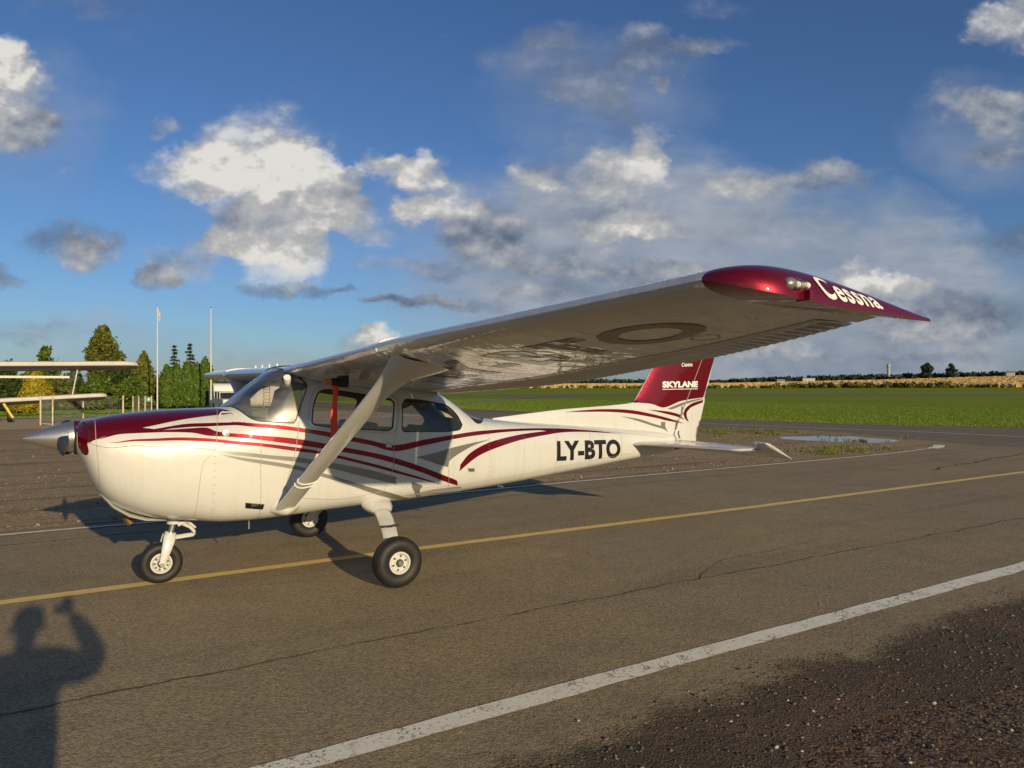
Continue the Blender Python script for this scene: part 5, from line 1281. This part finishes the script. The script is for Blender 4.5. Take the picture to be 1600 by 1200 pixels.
    # chordwise skin laps and fuel filler
    sf = wing_surf(s)
    for y in (.66, 1.6, 2.54, 3.4, 4.3): ribbon('skin_lap', [(y, .06), (y, .3), (y, .735)], sf, .004, .0015, MT['seal'], wing, False, False, .2)
    ribbon('skin_lap', [(.62, .735), (2.5, .735), (5.15, .735)], sf, .006, .0015, MT['seal'], wing, False, False, .15)
    rvp = []
    for y in np.arange(.7, 5.2, .095): rvp.append(wing_pt(s, np.array([y]), np.array([.09]), True)[0])
    mb = MB()
    for p in rvp: mb.box(p-np.array([.004, .004, .001]), p+np.array([.004, .004, .0022]))
    tag(mb.build('rivets', MT['letter_white'], wing), kind='stuff')
    # rivet rows and inspection covers of the lower skin
    V = []; F = []
    for y in np.arange(.72, 5.15, .37):
        for c in np.arange(.05, .73, .022): V.append((y, c))
    for c in (.26, .50, .70):
        for y in np.arange(.7, 5.15, .05): V.append((y, c))
    PP = wing_pt(s, np.array(V)[:, 0], np.array(V)[:, 1], False) + np.array([0, 0, -.0016])
    hx = np.stack([np.cos(np.arange(6)*PI/3), np.sin(np.arange(6)*PI/3), np.zeros(6)], 1)*.0042
    RV = (PP[:, None]+hx[None]).reshape(-1, 3); RF = np.arange(len(PP)*6).reshape(-1, 6)[:, ::-1]
    tag(fast_mesh('rivets', RV, RF, MT['seal'], wing), kind='stuff')
    for y, c in ((1.25, .40), (2.0, .40), (3.0, .38), (3.7, .62), (4.6, .62)):
        ch_ = float(np.interp(y, WTE[:, 0], WTE[:, 1])-np.interp(y, WLE[:, 0], WLE[:, 1]))
        ribbon('inspection_cover', [(y+.075*math.cos(t), c+.075*math.sin(t)/ch_) for t in np.linspace(0, 2*PI, 17)[:-1]], sf, .007, .0018, MT['seal'], wing, True)
    # bonding line across the leading edge at the strut station
    L = [wing_pt(s, np.array([2.53]), np.array([c]), True)[0]+np.array([0, 0, .004]) for c in (.3, .2, .1, .05, .02)] + [wing_pt(s, np.array([2.53]), np.array([c]), False)[0]+np.array([-.003, 0, -.003]) for c in (0.002, .02, .06)]
    mb = MB(); mb.tube(L, .006, 6); mb.build('leading_edge_band', MT['letter_white'], wing, True)
    # root cuff
    mb = MB(); rows = []
    for y, g in ((.47, 1.0), (.56, 1.0), (.60, .6), (.62, .0)):
        c = CF[:14]; U = wing_pt(s, np.full(14, y), c[::-1], True); Lw = wing_pt(s, np.full(13, y), c[1:], False)
        R = np.concatenate([U, Lw]); cen = R.mean(0); R = cen + (R-cen)*np.array([1+.012*g, 1, 1+.09*g]); rows.append(R)
    V, F = loft(rows, s, False); mb.add(V, F); mb.build('root_cuff', MT['white'], wing, True)
    # under-wing registration (port) with the heads of the letters to the leading edge
    if s < 0:
        uq = bilin((2.05, .55), (4.83, .55), (4.83, .22), (2.05, .22))
        for g in text_loops('LY-BTO', .03, 0, 1.05):
            skin('wing_registration_letter', [dens(uq(l), .06) for l in g], sf, .002, MT['wing_letter'], wing, .1)
    # strut
    top = Vector((.99, s*2.47, 1.87 if s < 0 else 1.77)); bot = Vector((.735, s*.50, .650)); d = (top-bot)
    mb = MB(); n = 20; V = []; ax = Vector((1, 0, 0)); tdir = d.normalized(); ax = (ax - tdir*ax.dot(tdir)).normalized(); bx = tdir.cross(ax)
    st = [(0, .088, .030, 0), (.03, .086, .028, 0), (.1, .085, .027, 0), (.80, .085, .027, 0), (.87, .090, .03, .003), (.92, .108, .033, .018), (.955, .138, .038, .042), (.985, .180, .045, .075), (1.01, .225, .052, .11), (1.055, .29, .06, .16), (1.10, .33, .07, .19)]
    for t, a, b, off in st:
        for j in range(n):
            an = 2*PI*j/n; V.append(bot + d*t + ax*(a*math.cos(an)+off) + bx*(b*math.sin(an)*(1-.35*math.cos(an))))
    mb.add(V, [(i*n+j, i*n+(j+1) % n, (i+1)*n+(j+1) % n, (i+1)*n+j) for i in range(len(st)-1) for j in range(n)])
    strut = mb.build('wing_strut', MT['white'], plane, True)
    for t in (.215, .245):
        V = []
        for j in range(28):
            an = 2*PI*j/28; V.append(bot + d*t + ax*(.089*math.cos(an)) + bx*(.031*math.sin(an)*(1-.35*math.cos(an))) + tdir*.008*math.sin(an))
        mb = MB(); mb.tube(V + [V[0]], .0045, 6, False); mb.build('strut_band', MT['letter_white'], strut, True)
    # lower strut fairing lying on the skin
    c0 = np.array([.745, float(fus_th(np.array([.745]), np.array([.655]))[0])*VS])
    lp = np.array([c0 + np.array([.135*math.cos(a), .062*math.sin(a)]) for a in np.linspace(0, 2*PI, 33)[:-1]])
    def cuff(q, off=0):
        P, N = surf_fus(q, 0); r = np.clip(np.sqrt(((q-c0)/np.array([.135, .062]))[:, 0]**2 + ((q-c0)/np.array([.135, .062]))[:, 1]**2), 0, 1)
        return P + N*(.004+.075*(1-r**1.6)**1.3)[:, None], N
    V2, F2 = cdt([lp], .014); P2, N2 = cuff(V2); F2 = orient(P2, F2, N2)
    if s > 0: P2 = P2*np.array([1, -1, 1]); F2 = F2[:, ::-1]
    fast_mesh('strut_fairing', P2, F2, MT['white'], strut, True)
    mb = MB(); k = top - d*.03 + Vector((.11, s*-.02, -.03)); mb.tube([k+Vector((0, 0, .03)), k+Vector((.0, s*-.02, -.02)), k+Vector((.02, s*.02, -.02)), k+Vector((.02, 0, .03))], .007, 8); mb.build('tie_down_ring', MT['steel'], strut, True)
# navigation aerial on the starboard wing
mb = MB()
for i in range(4):
    y = 1.9+i*.45; z = float(wing_pt(1, np.array([y]), np.array([.3]), True)[0, 2]); mb.tube([(1.30+.02*i, y, z-.01), (1.30+.02*i, y, z+.075)], .011, 6)
mb.tube([(1.30, 1.9, 1.99), (1.33, 2.6, 2.015), (1.36, 3.25, 2.02)], .006, 6); mb.build('rail_antenna', MT['letter_white'], plane, True)

# ---- tail
fo = [(3.28, 1.30), (3.25, 1.395), (3.75, 1.44), (4.27, 1.482), (5.00, 1.515), (5.30, 1.535), (5.42, 1.56), (5.565, 1.75), (5.845, 2.142), (6.135, 2.55), (6.23, 2.62), (float(fin_hx(2.62)), 2.62), (float(fin_hx(1.0)), 1.0), (5.2, 1.0)]
fo = np.array(fo)
def two_sided(name, loop, step, mat, parent):
    V, F = cdt([loop], step); P, N = surf_fin(V); F = orient(P, F, N); n = len(P)
    Q = P*np.array([1, -1, 1])
    bd = len(loop); pos = {tuple(np.round(v, 5)): i for i, v in enumerate(V)}
    ids = [pos[tuple(np.round(p, 5))] for p in loop if tuple(np.round(p, 5)) in pos]
    rim = [(a, b, b+n) for a, b in zip(ids, ids[1:]+ids[:1])] + [(a, b+n, a+n) for a, b in zip(ids, ids[1:]+ids[:1])]
    return fast_mesh(name, np.concatenate([P, Q]), np.concatenate([F, F[:, ::-1]+n, np.array(rim)]), mat, parent, True)
fin = two_sided('tail_fin', dens(fo, .05), .06, MT['white'], plane)
auto_smooth(fin, 50)
ro = np.array([(float(fin_hx(2.62))+.006, 2.62), (7.02, 2.62), (7.06, 2.55), (6.95, 2.19), (6.57, 1.0), (6.50, .965), (6.30, .96), (float(fin_hx(1.0))+.006, 1.0)])
rud = two_sided('rudder', dens(ro, .05), .06, MT['white'], plane); auto_smooth(rud, 50)
def clip_half(loop, front):
    """keep the part of an outline ahead of / behind the rudder hinge"""
    out = []; f = lambda p: (p[0]-fin_hx(p[1])-(0 if front else .006))*(1 if front else -1)
    for a, b in zip(loop, np.roll(loop, -1, 0)):
        fa, fb = f(a), f(b)
        if fa <= 0: out.append(a)
        if fa*fb < 0: out.append(a+(b-a)*fa/(fa-fb))
    return np.array(out)
FINART = {'red_fin_paint': [(5.345, 1.556), (5.68, 1.53), (5.911, 1.477), (6.238, 1.56), (6.712, 1.607), (6.95, 2.19), (7.058, 2.55), (7.02, 2.618), (6.23, 2.618), (6.14, 2.55), (5.85, 2.142), (5.57, 1.75), (5.43, 1.57)],
  'D': [(4.26, 1.446), (4.584, 1.466), (4.96, 1.472), (5.352, 1.45), (5.763, 1.38), (6.105, 1.303), (6.303, 1.25), (5.975, 1.297), (5.763, 1.34), (5.352, 1.404), (4.96, 1.436), (4.584, 1.444)],
  'E': [(5.617, 1.454), (5.975, 1.422), (6.193, 1.377), (6.303, 1.298), (6.193, 1.339), (5.89, 1.402)],
  'F': [(5.154, 1.378), (5.473, 1.331), (5.72, 1.263), (5.855, 1.232), (5.855, 1.284), (5.932, 1.282), (5.932, 1.22), (5.983, 1.143), (5.91, 1.183), (5.679, 1.243), (5.432, 1.311)],
  'G': [(5.976, 1.463), (6.327, 1.55), (6.70, 1.597), (6.695, 1.581), (6.371, 1.527), (6.053, 1.449)],
  'H': [(6.705, 1.571), (6.462, 1.525), (6.326, 1.457), (6.281, 1.384), (6.326, 1.31), (6.402, 1.266), (6.357, 1.335), (6.348, 1.399), (6.439, 1.468), (6.70, 1.535)]}
for k, pts in FINART.items():
    nm, mt_ = (k, 'red') if k == 'red_fin_paint' else (('silver_stripe', 'silver') if k in 'FG' else ('red_stripe', 'red'))
    L = resample(pts, .03)
    for front, par in ((True, fin), (False, rud)):
        C_ = clip_half(L, front)
        if len(C_) > 2: skin(nm, [C_], surf_fin, .003, MT[mt_], par, .05, True, False)
ribbon('hinge_line', [(float(fin_hx(z))+.003, z) for z in (1.02, 1.5, 2.0, 2.6)], surf_fin, .008, .0045, MT['seal'], fin, False, True)
fq = bilin((5.882, 1.741), (6.575, 1.748), (6.575, 1.833), (5.883, 1.829))
letters('SKYLANE', 'fin_letter', lambda l: fq(l), surf_fin, .0058, MT['letter_white'], fin, .05, 0, .04)
skin('fin_underline', [dens(np.array([(5.882, 1.716), (6.575, 1.722), (6.575, 1.731), (5.882, 1.725)]), .05)], surf_fin, .0058, MT['letter_white'], fin, .05)
cq = bilin((6.240, 2.03), (6.455, 2.04), (6.455, 2.095), (6.240, 2.085))
letters('Cessna', 'fin_letter', lambda l: cq(l), surf_fin, .0058, MT['letter_white'], fin, .02, 0.1, .04)
cq2 = bilin((6.26, 2.115), (6.455, 2.125), (6.455, 2.165), (6.26, 2.155))
# tailplane
def tailplane(s):
    EL = math.radians(25); hx = 6.10; rows = []
    def sec(y, x0, x1, zc, th, n=11):
        c = .5*(1-np.cos(np.linspace(0, PI, n))); t = th*(1.48*np.sqrt(c)-.63*c-1.76*c**2+1.42*c**3-.30*c**4)/.5*.5
        t = t*(1-.0*c) + np.where(c > .98, .012, 0)
        x = x0+(x1-x0)*c
        return np.concatenate([np.stack([x, 0*x+s*y, zc+t], 1)[::-1], np.stack([x, 0*x+s*y, zc-t], 1)[1:]])
    zc = lambda y: 1.018 - (.004*y if s < 0 else -.0)
    for y, x0, th in ((.02, 5.20, .062), (.5, 5.35, .058), (1.0, 5.51, .054), (1.40, 5.64, .050), (1.47, 5.69, .044), (1.505, 5.80, .030), (1.512, 5.9, .01)):
        rows.append(sec(y, x0, hx-.01, zc(y), th))
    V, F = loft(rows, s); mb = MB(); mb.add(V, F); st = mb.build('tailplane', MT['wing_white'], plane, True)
    # elevator hanging down, horn ahead of the hinge line at the tip
    def rot(P):
        d = P - np.array([hx, 0, 1.014]); c, sn = math.cos(EL), math.sin(EL)
        return np.stack([hx + d[:, 0]*c + d[:, 2]*sn, P[:, 1], 1.014 - d[:, 0]*sn + d[:, 2]*c], 1)
    def flat(y, xs, th):
        xs = np.array(xs); th = np.array(th)
        U = np.stack([xs, 0*xs+s*y, 1.014+th], 1); Lw = np.stack([xs, 0*xs+s*y, 1.014-th], 1)
        return rot(np.concatenate([U[::-1], Lw]))
    mb = MB(); rows = []; ys = np.linspace(.10, 1.512, 60)
    for i, y in enumerate(ys):
        b = .004*(i % 4 in (1, 2)); rows.append(flat(y, [hx+.0, hx+.03, hx+.12, hx+.24, hx+.30], [.012, .024, .018+b, .009+b, .003]))
    V, F = loft(rows, s); mb.add(V, F); mb.add(rows[0], [tuple(range(10))]); mb.add(rows[-1], [tuple(range(10))])
    rows = [flat(y, [hx-.20*k-.0, hx-.17*k, hx+.03, hx+.16, hx+.285], [.006, .022*k, .024*k, .014*k, .003]) for y, k in ((1.515, 1), (1.60, 1), (1.69, .97), (1.715, .8), (1.722, .55))]
    V, F = loft(rows, s); mb.add(V, F); mb.add(rows[0], [tuple(range(10))]); mb.add(rows[-1], [tuple(range(10))])
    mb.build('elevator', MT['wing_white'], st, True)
    mb = MB(); mb.tube([(6.13, s*.13, 1.06), (6.10, s*.13, 1.12), (6.11, s*.13, 1.16)], .009, 8); mb.build('elevator_arm', MT['black'], st, True)
    mb = MB(); mb.tube([(6.02, s*.16, .92), (6.10, s*.16, .94), (6.14, s*.16, .965)], [.012, .02, .02], 8); mb.build('elevator_link', MT['black'], st, True)
tailplane(-1); tailplane(1)
mb = MB(); mb.tube([(6.2, 0, .955), (6.30, 0, .95), (6.36, 0, .955)], [.055, .04, .004], 12); mb.build('tail_stinger', MT['white'], plane, True)

# ---- undercarriage
def wheel(parent, c, R, w, rr, s, main=True):
    c = Vector(c); mb = MB(); h = w/2
    mb.lathe([(rr, -h*.62), (rr+.012, -h*.80), (rr+(R-rr)*.35, -h*.98), (rr+(R-rr)*.62, -h), (R*.93, -h*.80), (R*.978, -h*.55), (R*.995, -h*.30), (R*.985, -h*.27), (R*.985, -h*.23), (R, -h*.2), (R, h*.2), (R*.985, h*.23), (R*.985, h*.27), (R*.995, h*.30), (R*.978, h*.55), (R*.93, h*.80), (rr+(R-rr)*.62, h), (rr+(R-rr)*.35, h*.98), (rr+.012, h*.80), (rr, h*.62)], c, 'y', 64)
    mb.build('tyre', MT['rubber'], parent, True)
    for sd in (-1, 1):
        mb = MB(); mb.lathe([(rr+.002, sd*h*.60), (rr, sd*h*.78), (rr-.012, sd*h*.80), (rr*.80, sd*h*.66), (rr*.72, sd*h*.52), (rr*.50, sd*h*.50), (rr*.45, sd*h*.60), (0.0, sd*h*.62)], c, 'y', 40)
        rim = mb.build('rim', MT['white'], parent, True)
        mb = MB(); mb.lathe([(.034, sd*h*.60), (.032, sd*h*.86), (.026, sd*h*.9), (.014, sd*h*.9), (.012, sd*h*.82), (0, sd*h*.82)], c, 'y', 20); mb.build('hub_cap', MT['panel'], rim, True)
        mb = MB(); nb = 6 if main else 9
        for k in range(nb):
            a = 2*PI*k/nb+.3; p = c + Vector((rr*.62*math.cos(a), sd*h*.53, rr*.62*math.sin(a)))
            mb.lathe([(.009, -.004), (.009, sd*.008), (0, sd*.008)], p, 'y', 8)
        tag(mb.build('wheel_bolts', MT['panel'], rim), kind='stuff')
        if not main:
            mb = MB()
            for k in range(6):
                a = 2*PI*k/6; pts = [c + Vector((rr*(.46+.44*t)*math.cos(a+.16*math.sin(PI*t)), sd*h*(.60+.1*t), rr*(.46+.44*t)*math.sin(a+.16*math.sin(PI*t)))) for t in (0, .33, .66, 1)]
                mb.tube(pts, .006, 6)
            mb.build('rim_ribs', MT['seal'], rim, True)
for s in (-1, 1):
    g = bpy.data.objects.new('main_gear', None); COL.objects.link(g); g.parent = plane
    # fairing, spring leg, step
    mb = MB(); n = 18; V = []
    st = [(Vector((1.655, s*.42, .600)), .155, .085), (Vector((1.652, s*.52, .578)), .135, .070), (Vector((1.648, s*.585, .558)), .098, .045), (Vector((1.642, s*.62, .545)), .084, .036)]
    for p, a, b in st:
        for j in range(n):
            an = 2*PI*j/n; V.append(p + Vector((a*math.cos(an), s*-.3*b*math.sin(an), b*math.sin(an))))
    mb.add(V, [(i*n+j, i*n+(j+1) % n, (i+1)*n+(j+1) % n, (i+1)*n+j) for i in range(3) for j in range(n)]); mb.build('gear_fairing', MT['white'], g, True)
    mb = MB(); V = []
    path = [((1.648, .54, .575), .082, .026), ((1.625, .70, .520), .080, .024), ((1.585, .90, .440), .076, .022), ((1.540, 1.08, .345), .071, .021), ((1.515, 1.16, .270), .066, .022), ((1.508, 1.185, .225), .06, .022)]
    for p, a, b in path:
        p = Vector((p[0], s*p[1], p[2]))
        for j in range(n):
            an = 2*PI*j/n; V.append(p + Vector((a*math.cos(an), s*.45*b*math.sin(an), .9*b*math.sin(an))))
    mb.add(V, [(i*n+j, i*n+(j+1) % n, (i+1)*n+(j+1) % n, (i+1)*n+j) for i in range(len(path)-1) for j in range(n)] + [tuple((len(path)-1)*n+j for j in range(n))]); mb.build('gear_leg', MT['white'], g, True)
    mb = MB(); mb.box((1.505, min(s*.87, s*.935), .462), (1.675, max(s*.87, s*.935), .470)); mb.box((1.56, min(s*.88, s*.92), .434), (1.61, max(s*.88, s*.92), .462)); mb.build('step', MT['black'], g)
    mb = MB(); mb.tube([(1.508, s*1.17, .222), (1.50, s*1.36, .218)], .024, 14); mb.build('axle', MT['steel'], g, True)
    wheel(g, (1.50, s*1.285, .2205), .2215, .165, .098, s)
g = bpy.data.objects.new('nose_gear', None); COL.objects.link(g); g.parent = plane
mb = MB(); mb.tube([(-.115, 0, .60), (-.125, 0, .525)], .052, 16); mb.lathe([(.0, .524), (.062, .524), (.062, .548), (.052, .552)], (-.122, 0, 0), 'z', 20); mb.build('upper_collar', MT['white'], g, True)
mb = MB(); mb.tube([(-.125, 0, .54), (-.158, 0, .41)], .024, 16); mb.build('oleo_strut', MT['steel'], g, True)
mb = MB(); mb.tube([(-.150, 0, .445), (-.166, 0, .385)], .050, 16)
for s in (-1, 1):
    mb.tube([(-.163, s*.05, .42), (-.176, s*.075, .37), (-.205, s*.088, .27), (-.226, s*.09, .20), (-.232, s*.09, .178)], [.050, .048, .036, .028, .030], 14, True, ((1, 0, 0), .34))
mb.build('nose_fork', MT['white'], g, True)
for z0, pts in ((0, [(-.07, 0, .528), (.01, 0, .480), (.047, 0, .432)]), (1, [(.047, 0, .430), (.03, 0, .405), (-.13, 0, .395)])):
    mb = MB()
    for s in (-1, 1): mb.tube([(p[0], s*(.034 if i != 1 else .026), p[2]) for i, p in enumerate(pts)], [.017, .015, .014], 8)
    mb.tube([(pts[2 if z0 == 0 else 0][0], -.04, .431), (pts[2 if z0 == 0 else 0][0], .04, .431)], .013, 8)
    mb.build('torque_link', MT['white'], g, True)
mb = MB(); mb.tube([(-.10, -.05, .515), (-.02, -.055, .545), (.05, -.055, .475)], [.020, .018, .010], 8); mb.build('shimmy_damper', MT['white'], g, True)
mb = MB(); mb.tube([(-.232, -.115, .178), (-.232, .115, .178)], .020, 14); mb.build('axle', MT['steel'], g, True)
wheel(g, (-.232, 0, .1815), .1825, .125, .090, -1, False)

# ---- pitot cover with its ribbon, hung on the wing
pc = thing('pitot_cover', (.92, -1.3, 1.80), 'black pitot cover with orange cap and long red ribbon under the wing', 'pitot cover')
mb = MB(); mb.tube([(-.02, 0, .005), (.10, 0, .01)], [.032, .036], 12); mb.tube([(.085, 0, .06), (.085, .0, .0), (.08, 0, -.04)], [.05, .055, .045], 10, True, ((1, 0, 0), .5)); mb.build('sleeve', MT['black'], pc, True)
mb = MB(); mb.lathe([(0, -.062), (.020, -.055), (.026, -.03), (.027, .0), (.026, .02)], (-.025, 0, .004), 'x', 14); mb.build('cap', MT['orange'], pc, True)
mb = MB(); zs = np.linspace(-.02, -.46, 16); V = []
for i, z in enumerate(zs):
    w = .028; o = .012*math.sin(i*.55)+.010*i/15; tw = .5*math.sin(i*.35)
    V += [(.015-w*math.cos(tw)+o*.6-.004*i/3, -w*math.sin(tw)-.01+o, z), (.015+w*math.cos(tw)+o*.6-.004*i/3, w*math.sin(tw)-.01+o, z)]
mb.add(V, [(2*i, 2*i+1, 2*i+3, 2*i+2) for i in range(15)]); rb = mb.build('ribbon', MT['ribbon'], pc, True)
sd = rb.modifiers.new('thick', 'SOLIDIFY'); sd.thickness = .002
